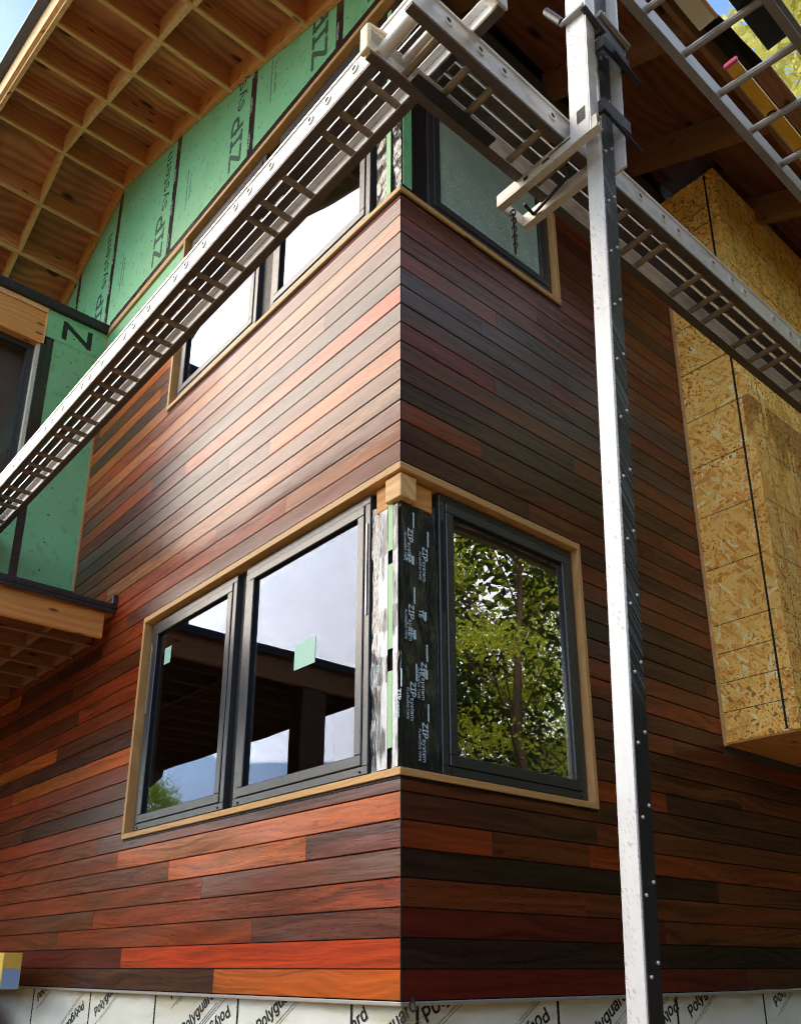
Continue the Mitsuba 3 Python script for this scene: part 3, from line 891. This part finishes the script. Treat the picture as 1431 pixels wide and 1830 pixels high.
put('jamb', bx(WX - 0.16, WX - 0.03, -0.680, -0.612, 4.36, 6.03), 'pale_strip', wing)
put('jamb_tape', bx(WX - 0.02, WX + 0.0025, -0.650, -0.611, 4.36, 6.03), 'black_tape', wing, uv=(.5, .5))
put('sheathing_panel', bx(-8.6, WX - 0.17, -1.118, -1.1005, 3.06, 6.40), 'green_sheathing', wing, uv=(0.5, 0.5))
ww = key_for('window', wing)
scene[ww] = mikit.ply(trimesh.util.concatenate([bx(WX - 0.16, WX - 0.09, -1.10, -0.682, 4.36, 4.43), bx(WX - 0.16, WX - 0.09, -0.745, -0.682, 4.43, 6.03), bx(WX - 0.16, WX - 0.09, -1.10, -0.745, 5.97, 6.03)]), 'frame_black')
v = [(WX - 0.12, -1.10, 4.43), (WX - 0.12, -0.745, 4.43), (WX - 0.12, -0.745, 5.97), (WX - 0.12, -1.10, 5.97)]
scene[key_for('window_pane', wing)] = mikit.ply(trimesh.Trimesh(v, [(0, 1, 2), (0, 2, 3)], process=False), 'pane_glass')

# ---- porch canopy below the wing
por = key_for('porch_canopy', house)
tag_part(por, 'porch canopy with orange fascia beam and black membrane edge')
PX, PY = -3.70, -2.70
scene[por] = mikit.ply(bx(-8.4, PX - 0.002, PY, -0.004, 2.952, 2.985), 'soffit_ply', uv=np.tile([0.5, 0.5], (8, 1)))
put('membrane_edge', bx(-8.45, PX + 0.055, PY - 0.05, -0.003, 2.986, 3.030, 0.006), 'membrane', por)
put('membrane_upstand', bx(PX + 0.030, PX + 0.056, -0.040, -0.003, 3.0305, 3.115, 0.004), 'membrane', por)
put('membrane_drip', bx(PX + 0.041, PX + 0.054, PY - 0.05, -0.003, 2.952, 2.9855, 0.003), 'membrane', por)
put('fascia_beam', bx(PX - 0.04, PX, PY, -0.075, 2.725, 2.951, 0.003), 'fir_orange', por, uv=(0.42, 0.25))
for x in (-4.11, -4.52, -4.93, -5.34, -5.75, -6.2, -6.7, -7.2, -7.7, -8.2):
    put('joist', bx(x - 0.02, x + 0.02, PY + .04, -0.006, 2.775, 2.951, 0.002), 'dark_lumber', por, uv=seed_uv('y'))
jx = [PX - 0.04, -4.13, -4.54, -4.95, -5.36, -5.77]
for a, b in zip(jx[:-1], jx[1:]):
    for y in ((-0.42, -1.3) if a == jx[0] else (-0.025, -0.42, -1.3)):
        put('blocking', bx(a - 0.002 - 0.0 if a == jx[0] else a - 0.0005, b + 0.0405, y - 0.019, y + 0.019, 2.80, 2.95, 0.002), 'dark_lumber', por, uv=seed_uv('x'))
ew = trimesh.creation.extrude_polygon(Polygon([(0.01, -1.6), (0.01, 2.95), (2.6, 2.95), (2.6, 2.6), (1.9, 1.9), (1.55, 1.2), (1.5, -1.6)]), 0.10, engine='earcut')
put('added_end_wall', frame_map(ew, (-8.02, 0, 0), (0, -1, 0), (0, 0, 1)), 'dark_lumber', por, uv=(0.9, 0.25))  # unseen wall added to keep low sky sheen off the siding
put('end_beam', bx(-8.4, PX - 0.041, PY, PY + 0.039, 2.725, 2.951, 0.003), 'dark_lumber', por, uv=(0.2, 0.0))
put('post', bx(PX - 0.20, PX - 0.01, -2.16, -1.86, -1.6, 2.724, 0.006), 'dark_lumber', por, uv=(0.33, 0.5))

# ---- foundation
fnd = key_for('foundation_wall', house)
tag_part(fnd, 'foundation covered in white printed waterproofing sheet')
scene[fnd] = mikit.ply(trimesh.util.concatenate([bx(-9, -0.05, 0.052, 0.2, -1.6, -0.03), bx(-0.2, -0.052, 0.2, 9, -1.6, -0.03)]), 'interior')
sx = [-9, -6.7, -5.6, -4.523, -3.415, -2.411, -1.421, -0.403, -0.045]
for a, b in zip(sx[:-1], sx[1:]):
    put('wrap_sheet', bx(a + 0.002, b - 0.002 if b < -.1 else b, 0.045, 0.051, -1.6, -0.022), 'wrap_sheet', fnd)
sy = [0.045, 0.138, 1.119, 2.213, 3.244, 4.3, 6.0, 9.0]
for a, b in zip(sy[:-1], sy[1:]):
    put('wrap_sheet', bx(-0.051, -0.045, a + 0.002 if a > .1 else a, b - 0.002, -1.6, -0.022), 'wrap_sheet', fnd)
for s_ in sx[2:-1]:
    put('seam_line', bx(s_ - 0.009, s_ + 0.009, 0.0435, 0.0449, -1.5, -0.024), 'ink_black', fnd)
for s_ in sy[1:-1]:
    put('seam_line', bx(-0.0449, -0.0435, s_ - 0.009, s_ + 0.009, -1.5, -0.024), 'ink_black', fnd)
put('flashing', bx(-9, 0.006, -0.006, 0.05, -0.021, -0.003, 0.003), 'galv_strip', fnd)
put('flashing', bx(-0.05, 0.006, 0.051, 9, -0.021, -0.003, 0.003), 'galv_strip', fnd)


def wrap_word(o, du, h, ang, flip=False, word='Polyguard'):
    t = text(word, h, 0.0010, True)
    ln = [bx(-0.02, 0.42, -0.045, -0.0425, 0, .001), bx(0.05, 0.40, -0.060, -0.0585, 0, .001)]
    m = trimesh.util.concatenate([t] + ln)
    a = math.radians(ang + (180 if flip else 0))
    m.apply_transform(trimesh.transformations.rotation_matrix(a, (0, 0, 1)))
    return frame_map(m, o, du, (0, 0, 1))


for x, z, f_ in ((-4.42, -0.12, 0), (-3.53, -0.08, 1), (-3.30, -0.19, 0), (-2.20, -0.05, 0), (-1.52, -0.055, 1), (-1.20, -0.19, 0), (-0.28, -0.25, 0), (-2.02, -0.24, 0), (-0.62, -0.30, 0)):
    put('lettering', wrap_word((x, 0.0432, z), (1, 0, 0), 0.062, 33, f_), 'ink_black', fnd)
for y, z, f_ in ((0.19, -0.10, 0), (1.02, -0.045, 1), (2.20, -0.03, 1), (2.35, -0.15, 0), (1.35, -0.26, 0), (3.4, -0.12, 0)):
    put('lettering', wrap_word((-0.0432, y, z), (0, 1, 0), 0.068, 33, f_), 'ink_black', fnd)


# ================================================================== SCAFFOLD PLATFORMS
def holed(L, w, th, pitch=0.055):
    tiles = []
    tile_l = pitch * 6
    base = sbox(0, -w / 2, tile_l, w / 2)
    for i in range(6):
        for j, yy_ in enumerate((-w * 0.26, w * 0.26)):
            base = base.difference(shapely.Point((i + 0.25 + 0.5 * j) * pitch, yy_).buffer(0.0046, quad_segs=1))
    m = trimesh.creation.extrude_polygon(base, th, engine='earcut')
    n = int(L / tile_l)
    out = []
    for i in range(n):
        c = m.copy()
        c.apply_translation((i * tile_l, 0, 0))
        out.append(c)
    if L - n * tile_l > 0.01:
        out.append(bx(n * tile_l, L, -w / 2, w / 2, 0, th))
    return trimesh.util.concatenate(out)


def platform(k, L, width, M, rungs, deck0, tilt=0.0, rail_h=(0.118, 0.118), rail_dz=(0.0, 0.0)):
    """Local frame: x along, y across (0 = near rail), z up. M maps it to the world."""
    rw = 0.045

    def P(name, mesh, m, smooth=False):
        mesh = mesh.copy() if isinstance(mesh, trimesh.Trimesh) else trimesh.util.concatenate(mesh)
        mesh.apply_transform(M)
        return put(name, mesh, m, k, smooth)
    for i, y in enumerate((0.0, width - rw)):
        h, z = rail_h[i], rail_dz[i]
        web = bx(0, L, y + (0 if i == 0 else rw - 0.012), y + (0.012 if i == 0 else rw), z + 0.005, z + h - 0.005)
        fl = [bx(0, L, y, y + rw, z, z + 0.0048, 0.001), bx(0, L, y, y + rw, z + h - 0.0048, z + h, 0.001), bx(0, L, y - (0.006 if i == 0 else -rw), y + (0 if i == 0 else rw + 0.006), z + h - 0.016, z + h - 0.002)]
        P('rail', [web] + fl, 'aluminium')
        P('rail_flange', bx(0.002, L - 0.002, y + 0.002, y + rw - 0.002, z - 0.012, z - 0.0005), 'deck_metal')
    inner = width - 2 * rw
    dw = inner / 3 - 0.017
    for i in range(3):
        d = holed(L - deck0, dw, 0.012)
        y_ = rw + 0.003 + i * (dw + 0.017)
        d.apply_translation((deck0, y_ + dw / 2, 0.092))
        P('deck_strip', d, 'deck_metal')
        P('slot_light_strip', bx(deck0, L, y_ - 0.003, y_ - 0.0003, 0.0925, 0.1035), 'slot_light_metal')  # bright strip added for light coming through the slot
    for x in rungs:
        z = 0.040
        parts = [tube((x, rw * 0.3, z + rail_dz[0]), (x, width - rw * 0.3, z + rail_dz[1]), 0.0165)]
        r1 = trimesh.creation.annulus(r_min=0.013, r_max=0.024, height=0.008, sections=16)
        r1.apply_transform(trimesh.transformations.rotation_matrix(math.pi / 2, (1, 0, 0)))
        r1.apply_translation((x, -0.003, rail_dz[0] + rail_h[0] * 0.5))
        P('rung', parts, 'rung_metal', 30)
        P('rung_end', r1, 'aluminium', 30)
        h_ = trimesh.creation.cylinder(radius=0.0128, height=0.004, sections=12)
        h_.apply_transform(trimesh.transformations.rotation_matrix(math.pi / 2, (1, 0, 0)))
        h_.apply_translation((x, -0.0022, rail_dz[0] + rail_h[0] * 0.5))
        P('rung_hole', h_, 'ink_black')


def frame(o, ax, ay, az=(0, 0, 1)):
    M = np.eye(4)
    M[:3, 0], M[:3, 1], M[:3, 2], M[:3, 3] = ax, ay, az, o
    return M


def rung_run(x0, x1, start, pitch=0.327):
    xs_ = []
    i = 0
    x = start
    while x < x1:
        if x > x0:
            xs_.append(x)
        if i % 2 == 0 and x0 < x + 0.195 < x1:
            xs_.append(x + 0.195)
        x += pitch
        i += 1
    return xs_


# A: along the left wall (local x runs from its right end, towards -x in the world)
pa = thing('scaffold_platform', 'long aluminium scaffold platform running along the left wall below the upper windows', 'scaffold platform', 'aluminium scaffold platforms')
tilt_a = 0.0
platform(pa, 9.2, 0.275, frame((1.56, -1.080, 3.740), (-1, 0, 0), (0, 1, 0)), rung_run(0.1, 9.1, 0.62), 0.22)
for (a, b) in (((1.53, -1.06, 3.80), (1.53, -0.82, 3.80)),):
    put('end_tube', tube(a, b, 0.024), 'aluminium', pa, 30)
put('end_plate', bx(1.562, 1.572, -1.085, -0.80, 3.735, 3.862, 0.004), 'aluminium', pa)
# B: along the right wall, carried by the pump jack, under A at the corner
pb = thing('scaffold_platform', 'aluminium scaffold platform running along the right wall and past the pole', 'scaffold platform', 'aluminium scaffold platforms')
MB = frame((1.425, -1.185, 3.570), (0, 1, 0), (-1, 0, 0))
platform(pb, 6.6, 0.285, MB, [0.19, 0.37, 0.51] + rung_run(0.75, 6.5, 0.82), 0.34, rail_h=(0.135, 0.118), rail_dz=(0.012, 0.0))
put('end_tube', tube((1.40, -1.115, 3.64), (1.17, -1.115, 3.63), 0.030, 18), 'aluminium', pb, 30)
put('end_bar', bx(1.19, 1.39, -1.03, -0.985, 3.64, 3.665, 0.003), 'aluminium', pb)
put('gusset', bx(1.187, 1.235, -0.98, -0.52, 3.562, 3.5685), 'steel_black', pb)
cap = [beam((1.165, -1.20, 3.56), (1.165, -1.20, 3.70), 0.022, 0.05, (1, 0, 0), .004), beam((1.165, -1.20, 3.70), (1.165, -1.06, 3.735), 0.022, 0.045, (1, 0, 0), .004), beam((1.165, -1.19, 3.56), (1.165, -1.06, 3.735), 0.012, 0.02, (1, 0, 0))]
put('end_cap', cap, 'cap_yellow', pb)

# C: workbench ladder further out, open rungs
pc = thing('ladder', 'silver ladder with ribbed rungs lying level at the upper right, above the scaffold', 'ladder')
z1_, z2_ = 4.20, 4.145
for nm, x, z in (('rail', 1.775, z1_), ('rail', 2.165, z2_)):
    s_ = -1 if x < 2 else 1
    put(nm, [bx(x - 0.006, x + 0.006, -1.9, 4.6, z - 0.045, z + 0.045), bx(x - 0.006 - (0.028 if s_ < 0 else 0), x + 0.006 + (0.028 if s_ > 0 else 0), -1.9, 4.6, z - 0.0505, z - 0.0452, .001), bx(x - 0.006 - (0.028 if s_ < 0 else 0), x + 0.006 + (0.028 if s_ > 0 else 0), -1.9, 4.6, z + 0.0452, z + 0.0505, .001)], 'dark_aluminium', pc)
ang = np.linspace(0, 2 * np.pi, 24, endpoint=False)
rr = 0.0165 * (1 + 0.10 * (np.arange(24) % 2))
rung_poly = Polygon(np.stack([rr * np.cos(ang), rr * np.sin(ang)], 1))
for i in range(20):
    y = -1.66 + 0.3095 * i + 0.03
    a, b = np.array((1.781, y, z1_)), np.array((2.159, y, z2_))
    d = (b - a) / np.linalg.norm(b - a)
    L_ = np.linalg.norm(b - a)
    m = trimesh.creation.extrude_polygon(rung_poly, L_, engine='earcut')
    M = np.eye(4)
    s1 = np.cross((0, 1, 0), d)
    M[:3, 0], M[:3, 1], M[:3, 2], M[:3, 3] = s1, (0, 1, 0), d, a
    m.apply_transform(M)
    put('rung', m, 'dark_aluminium', pc)
# spirit level and boards lying on its rungs
lv = thing('spirit_level', 'yellow spirit level with magenta ends lying on the ladder rungs', 'spirit level')
y0, y1, xl, zl = 0.45, 1.68, 1.885, 4.222
put('body', [bx(xl - 0.030, xl + 0.030, y0 + .018, y1 - .018, zl, zl + 0.022, 0.003)], 'level_yellow', lv)
for y in (y0, y1 - 0.018):
    put('end_cap', bx(xl - 0.034, xl + 0.034, y, y + 0.0178, zl - 0.002, zl + 0.026, 0.004), 'magenta_plastic', lv)
for y in (0.86, 1.34):
    m = trimesh.creation.annulus(r_min=0.016, r_max=0.026, height=0.006, sections=24)
    m.apply_translation((xl, y, zl - 0.002))
    put('vial_ring', m, 'steel_black' if y < 1 else 'magenta_plastic', lv, 30)
    put('vial', tube((xl - .014, y, zl + .0), (xl + .014, y, zl + .0), .007), 'vial_green', lv, 30)
b1 = thing('board', 'narrow reddish board lying on the ladder beside the yellow level', 'board')
put('plank', bx(1.93, 2.01, 0.57, 2.35, 4.206, 4.221, 0.003), 'dark_lumber', b1, uv=(0.6, 0.25))

b2 = thing('board', 'pale cream sheathing offcut with an orange edge lying on the ladder near the picture top', 'board')
put('panel', bx(1.875, 1.955, -0.95, 0.20, 4.2185, 4.229, 0.002), 'pale_strip', b2)
put('edge', bx(1.9555, 1.968, -0.95, 0.205, 4.2185, 4.231, 0.002), 'fir_orange', b2, uv=(0.6, 0.25))
b3 = thing('roofing_offcut', 'dark roofing offcut lying across the outer side of the ladder', 'roofing')
put('sheet', bx(2.045, 2.150, -0.90, 0.50, 4.186, 4.194, 0.002), 'membrane', b3)

# ================================================================== POLE AND PUMP JACK
pole = thing('scaffold_pole', 'tall white metal scaffold pole with a black riveted face standing before the right wall', 'pole')
PB = np.array([1.3226, -0.0754]); PS = np.array([0.0603, -0.0254]); PW = 0.089
zA, zC = -1.46, 8.2


def pole_pt(z, dx=0.0, dy=0.0):
    return np.array([PB[0] + PS[0] * z + dx, PB[1] + PS[1] * z + dy, z])


def pole_prism(x0, x1, y0, y1, za, zb, c=0.004):
    """A column following the pole's slight lean; offsets measured from its outer front edge."""
    v = []
    for z in (za, zb):
        for (a, b) in ((x0 + c, y0), (x1 - c, y0), (x1, y0 + c), (x1, y1 - c), (x1 - c, y1), (x0 + c, y1), (x0, y1 - c), (x0, y0 + c)):
            v.append(pole_pt(z, a, b))
    return trimesh.convex.convex_hull(np.array(v))


put('shaft', pole_prism(-PW, -0.0062, 0, PW, zA, zC), 'pole_metal', pole)
put('rubber_strip', pole_prism(-0.0060, 0.0, 0.002, PW - 0.004, zA, zC, 0.001), 'pole_rubber', pole)
z = -1.2
i = 0
while z < 5.6:
    for dy in (0.020 + 0.004 * (i % 2), 0.066):
        m = trimesh.creation.icosphere(subdivisions=1, radius=0.0075)
        m.apply_translation(pole_pt(z + (0.045 if dy > .05 else 0), 0.001, dy))
        put('rivet', m, 'rivet', pole)
    z += 0.262
    i += 1
jk = thing('pump_jack', 'grey pump jack bracket clamped to the pole, its arms under the scaffold platform', 'bracket')
put('arm', [bx(1.030, 1.60, -0.292, -0.252, 3.500, 3.5065), bx(1.030, 1.60, -0.292, -0.286, 3.5066, 3.567), bx(1.030, 1.60, -0.285, -0.252, 3.561, 3.567)], 'bracket_metal', jk)
put('arm', [bx(1.030, 1.442, -0.112, -0.074, 3.500, 3.5065), bx(1.030, 1.442, -0.112, -0.106, 3.5066, 3.567)], 'bracket_metal', jk)
for a in (bx(1.34, 1.50, -0.2932, -0.2921, 3.545, 3.552), bx(1.30, 1.34, -0.2932, -0.2921, 3.528, 3.545), bx(1.19, 1.215, -.2932, -.2921, 3.52, 3.54)):
    put('arm_slot', a, 'ink_black', jk)
put('end_bar', bx(1.022, 1.0295, -0.292, -0.074, 3.500, 3.567, 0.001), 'bracket_metal', jk)
put('lever_loop', [tube((1.10, -0.12, 3.515), (1.36, -0.17, 3.515), 0.008), tube((1.36, -0.17, 3.515), (1.38, -0.22, 3.515), 0.008), tube((1.10, -0.12, 3.515), (1.11, -0.20, 3.515), 0.008)], 'steel_black', jk, 30)
# uprights on both sides of the pole
put('upright', pole_prism(-0.075, 0.030, -0.130, -0.118, 3.50, 6.2, 0.002), 'pole_metal', jk)
put('upright_flange', pole_prism(0.0305, 0.036, -0.130, -0.070, 3.50, 6.2, 0.001), 'aluminium', jk)
put('upright', pole_prism(-0.060, 0.045, PW + 0.012, PW + 0.024, 3.46, 6.2, 0.002), 'pole_metal', jk)
put('window_hole', pole_prism(-0.035, 0.010, -0.1312, -0.1303, 3.58, 3.65, 0.0002), 'ink_black', jk)
# black clamp frames and crank


def clamp(z0, z1, out):
    return [pole_prism(0.004, out, -0.062, -0.046, z0, z1, .001), pole_prism(out - 0.016, out, -0.0455, 0.118, z0, z1, .001), pole_prism(-0.11, out, 0.1185, 0.134, z0, z1, .001),
            pole_prism(-0.115, 0.0035, -0.062, -0.046, z0, z1, .001)]


put('clamp', clamp(3.640, 3.705, 0.062), 'steel_black', jk)
put('clamp', clamp(3.985, 4.045, 0.075), 'steel_black', jk)
put('clamp', clamp(4.075, 4.170, 0.060), 'steel_black', jk)
put('clamp_pin', tube(pole_pt(3.615, 0.066, -0.02), pole_pt(3.585, 0.066, 0.20), 0.008), 'steel_black', jk, 30)
put('clamp_pin', tube(pole_pt(4.185, 0.055, -0.06), pole_pt(4.150, 0.060, 0.15), 0.018), 'dark_aluminium', jk, 30)
put('clamp_pin', tube(pole_pt(3.99, 0.080, 0.0), pole_pt(3.955, 0.080, 0.20), 0.012), 'steel_black', jk, 30)
put('crank_handle', tube(pole_pt(4.335, -0.165, -0.150), pole_pt(4.185, -0.080, -0.150), 0.019), 'steel_black', jk, 30)
put('crank_link', tube(pole_pt(4.165, 0.036, -0.145), pole_pt(4.085, 0.058, -0.03), 0.015), 'steel_black', jk, 30)
put('crank_shaft', tube(pole_pt(4.185, -0.090, -0.146), pole_pt(4.175, 0.040, -0.146), 0.013), 'dark_aluminium', jk, 30)
put('hook', [tube(pole_pt(3.86 + 0.085 * math.sin(t), -0.17 - 0.14 * math.cos(t), 0.10), pole_pt(3.86 + 0.085 * math.sin(t + .4), -0.17 - 0.14 * math.cos(t + .4), 0.10), 0.021, 10) for t in np.arange(-1.5, 1.6, .4)], 'steel_black', jk, 30)
# chain hanging from the arm's end
ch = thing('chain', 'short black chain hanging from the end of the pump jack arms', 'chain')
zc = 3.515
for i in range(10):
    m = trimesh.creation.torus(0.0125, 0.0038, major_sections=16, minor_sections=8)
    m.apply_scale((1.0, 1.45, 1.0))
    R = trimesh.transformations.rotation_matrix(math.pi / 2, (1, 0, 0))
    m.apply_transform(R)
    m.apply_transform(trimesh.transformations.rotation_matrix(math.pi / 2 * (i % 2) + 0.4, (0, 0, 1)))
    m.apply_translation((1.041, -0.200, zc - 0.0247 * i))
    put('link', m, 'steel_black', ch, True)

# ================================================================== SMALL THINGS AT THE LOWER LEFT
yb = thing('timber_block', 'yellow timber end with a pale blue edge at the lower left corner of the picture', 'timber')
put('block', bx(-6.4, -4.13, -0.36, -0.22, -0.015, 0.245, 0.004), 'yellow_board', yb)
put('painted_edge', bx(-4.1297, -4.1265, -0.355, -0.225, -0.012, 0.13), 'blue_paint', yb)

# ================================================================== GROUND
gx = np.unique(np.concatenate([np.linspace(-300, -14, 16), np.linspace(-14, 14, 113), np.linspace(14, 300, 16)]))
X, Y = np.meshgrid(gx, gx, indexing='ij')
Z = -1.46 + 0.10 * (meshkit.fbm(np.stack([X * 0.35, Y * 0.35, 0 * X], -1), 3, seed=4) - 0.5)
Z += 1.40 * np.exp(-(((X + 5.75) / 1.7) ** 4) - ((Y + 0.35) / 0.55) ** 4)
dist = np.hypot(X, Y)
Z = np.where(np.hypot(X - 1.2, Y + 0.1) < 0.6, -1.46, Z)
V = np.stack([X, Y, Z], -1).reshape(-1, 3)
n_ = len(gx)
ii, jj = np.meshgrid(np.arange(n_ - 1), np.arange(n_ - 1), indexing='ij')
a = (ii * n_ + jj).ravel()
F = np.vstack([np.stack([a, a + n_, a + n_ + 1], 1), np.stack([a, a + n_ + 1, a + 1], 1)])
put('ground', trimesh.Trimesh(V, F, process=False), 'dirt', None, smooth=True, kind='structure')
labels['ground']['label'] = 'bare brown building site ground'


# ================================================================== TREES
def crown_mesh(r, clusters, leaves, R, H0, H1, leaf):
    g = np.random.default_rng(r)
    C = []
    for _ in range(clusters):
        h = g.random() ** 0.8
        rad = R * (0.35 + 0.65 * math.sin(math.pi * min(1, 0.12 + 0.9 * h))) * math.sqrt(g.random())
        t = g.random() * 2 * math.pi
        C.append((rad * math.cos(t), rad * math.sin(t), H0 + (H1 - H0) * h, g.uniform(0.45, 1.0)))
    C = np.array(C)
    n = clusters * leaves
    idx = np.repeat(np.arange(clusters), leaves)
    off = g.normal(size=(n, 3)) * (C[idx, 3] * 0.62)[:, None] * np.array([1.0, 1.0, 0.55])
    P = C[idx, :3] + off
    nrm = g.normal(size=(n, 3)) + np.array([0, 0, 0.8])
    nrm /= np.linalg.norm(nrm, axis=1, keepdims=True)
    t1 = np.cross(nrm, g.normal(size=(n, 3)))
    t1 /= np.linalg.norm(t1, axis=1, keepdims=True)
    t2 = np.cross(nrm, t1)
    s = (leaf * g.uniform(0.6, 1.3, n))[:, None]
    V = np.stack([P - t1 * s, P + t2 * s * 0.55, P + t1 * s, P - t2 * s * 0.55], 1).reshape(-1, 3)
    k = np.arange(n) * 4
    F = np.vstack([np.stack([k, k + 1, k + 2], 1), np.stack([k, k + 2, k + 3], 1)])
    return trimesh.Trimesh(V, F, process=False), C


def trunk_mesh(r, h, rad, C):
    g = np.random.default_rng(r + 50)
    ms = []
    pts = [np.array([0, 0, 0.0])]
    for i in range(1, 9):
        pts.append(np.array([g.normal() * 0.05 * i * .6, g.normal() * 0.05 * i * .6, h * i / 8]))
    def taper(a, b, ra, rb, n=10):
        m = trimesh.creation.cylinder(radius=1.0, height=1.0, sections=n)
        v = m.vertices.copy()
        d = b - a
        L = np.linalg.norm(d)
        z = d / L
        x = np.cross(z, (0.3, 1, 0.1)); x /= np.linalg.norm(x)
        y = np.cross(z, x)
        t = v[:, 2:3] + 0.5
        m.vertices = a + t * d + (v[:, 0:1] * x + v[:, 1:2] * y) * (ra + (rb - ra) * t)
        return m
    for i in range(8):
        ms.append(taper(pts[i], pts[i + 1], rad * (1 - i / 8.8), rad * (1 - (i + 1) / 8.8)))
    for c in C[:: max(1, len(C) // 34)]:
        zb = min(max(c[2] - 0.9 - 0.5 * np.hypot(c[0], c[1]), h * 0.18), h * 0.95)
        j = min(7, int(zb / h * 8))
        f = zb / h * 8 - j
        base = pts[j] * (1 - f) + pts[j + 1] * f
        ms.append(taper(base, c[:3], rad * 0.20 * (1 - zb / h * 0.8), 0.008, 6))
    return trimesh.util.concatenate(ms)


KINDS = {'a': (21, 48, 240, 2.6, 3.2, 12.5, 0.062, 12.0, 0.17), 'b': (33, 130, 150, 3.2, 4.0, 17.0, 0.10, 16.5, 0.22), 'c': (45, 70, 150, 2.2, 1.2, 7.5, 0.085, 7.0, 0.11)}
built = {}
for kd, (r, cl_, lv_, R, H0, H1, lf, th, tr) in KINDS.items():
    cm, C = crown_mesh(r, cl_, lv_, R, H0, H1, lf)
    built[kd] = (mikit.ply(cm, 'leaf_green'), mikit.ply(trunk_mesh(r, th, tr, C), 'bark', smooth=50))


def tree(kd, x, y, rot, sc, leaf, label, group=None):
    k = thing('tree', label, 'tree', group)
    M = T().translate([x, y, -1.5]).rotate([0, 0, 1], rot).scale(sc)
    c, t = built[kd]
    scene[k + '__crown'] = {**c, 'bsdf': {'type': 'ref', 'id': leaf}, 'to_world': M}
    scene[k + '__trunk'] = {**t, 'to_world': M}


tree('b', -0.2, 11.0, 20, 1.15, 'leaf_pale', 'tall yellow green tree seen over the roof edge at the upper right')
G = 'trees around the house out of view'
side = [('a', 5.6, 7.5, 40, 0.84, 'leaf_yellow'), ('a', 3.2, 12.5, 200, 1.1, 'leaf_dark'), ('b', 4.9, 11.8, 140, 1.1, 'leaf_dark'), ('b', 8.8, 17.5, 60, 0.85, 'leaf_green'), ('b', 12.8, 11.2, 15, 1.2, 'leaf_dark'), ('c', 9.3, 9.4, 15, 1.0, 'leaf_dark'), ('a', 9.4, 14.4, 10, 1.1, 'leaf_yellow'),
        ('b', 12.5, 5.5, 260, 1.0, 'leaf_dark'), ('b', 9.5, 3.2, 150, 0.9, 'leaf_dark'), ('b', 10.0, 0.0, 300, 1.0, 'leaf_dark'), ('b', 15.0, 2.5, 75, 1.2, 'leaf_dark'), ('a', 7.6, 5.0, 220, .9, 'leaf_dark'),
        ('b', 16.0, 10.0, 60, 1.1, 'leaf_dark'), ('b', 19.0, 6.0, 110, 1.1, 'leaf_dark'), ('a', 15.0, 19.0, 190, 1.0, 'leaf_yellow'), ('b', 20.0, 15.0, 250, 1.1, 'leaf_dark'), ('c', 11.5, 8.0, 300, 1.0, 'leaf_dark'), ('c', 8.2, 1.6, 130, 1.0, 'leaf_dark')]
for kd, x, y, r_, s_, lf in side:
    tree(kd, x, y, r_, s_, lf, 'leafy tree of the wood facing the dark wall, mirrored in its window', G)
far_ = [(-34, -24), (-29, -30), (-24, -34), (-38, -17), (-30, -21), (-17, -38), (-9, -42), (0, -44), (-42, -10)]
for i, (x, y) in enumerate(far_):
    tree('b' if i % 2 else 'a', x, y, 37 * i, 0.62 if i % 2 else .8, ('leaf_yellow', 'leaf_green')[i % 3 == 2], 'distant yellow green tree mirrored low in the left windows', 'distant trees across the site')

# far wood: a band of foliage that nobody could count, along the open side of the site
g = np.random.default_rng(5)
n = 60000
az = np.where(np.arange(n) < 24000, g.uniform(math.radians(150), math.radians(318), n), g.uniform(math.radians(-42), math.radians(102), n))
near_ = np.arange(n) >= 24000
rad_ = np.where(near_, 30 + 6 * g.random(n), 58 + 7 * g.random(n))
top_ = np.where(near_, 6.5, 5.2) + 3.4 * meshkit.fbm(np.stack([az * 9.0, 0 * az, 0 * az], -1), 4, seed=6)
P = np.stack([rad_ * np.cos(az), rad_ * np.sin(az), -1.4 + (top_ + 1.4) * g.random(n) ** 0.8], 1)
a1 = g.normal(size=(n, 3)); a1 /= np.linalg.norm(a1, axis=1, keepdims=True)
a2 = np.cross(a1, g.normal(size=(n, 3))); a2 /= np.linalg.norm(a2, axis=1, keepdims=True)
s_ = g.uniform(0.35, 0.8, n)[:, None]
V = np.stack([P - a1 * s_, P + a2 * s_ * .7, P + a1 * s_, P - a2 * s_ * .7], 1).reshape(-1, 3)
k = np.arange(n) * 4
put('far_wood', trimesh.Trimesh(V, np.vstack([np.stack([k, k + 1, k + 2], 1), np.stack([k, k + 2, k + 3], 1)]), process=False), 'leaf_dark', None, kind='stuff')
tag('far_wood', 'low dark band of woodland beyond the building site', 'wood')
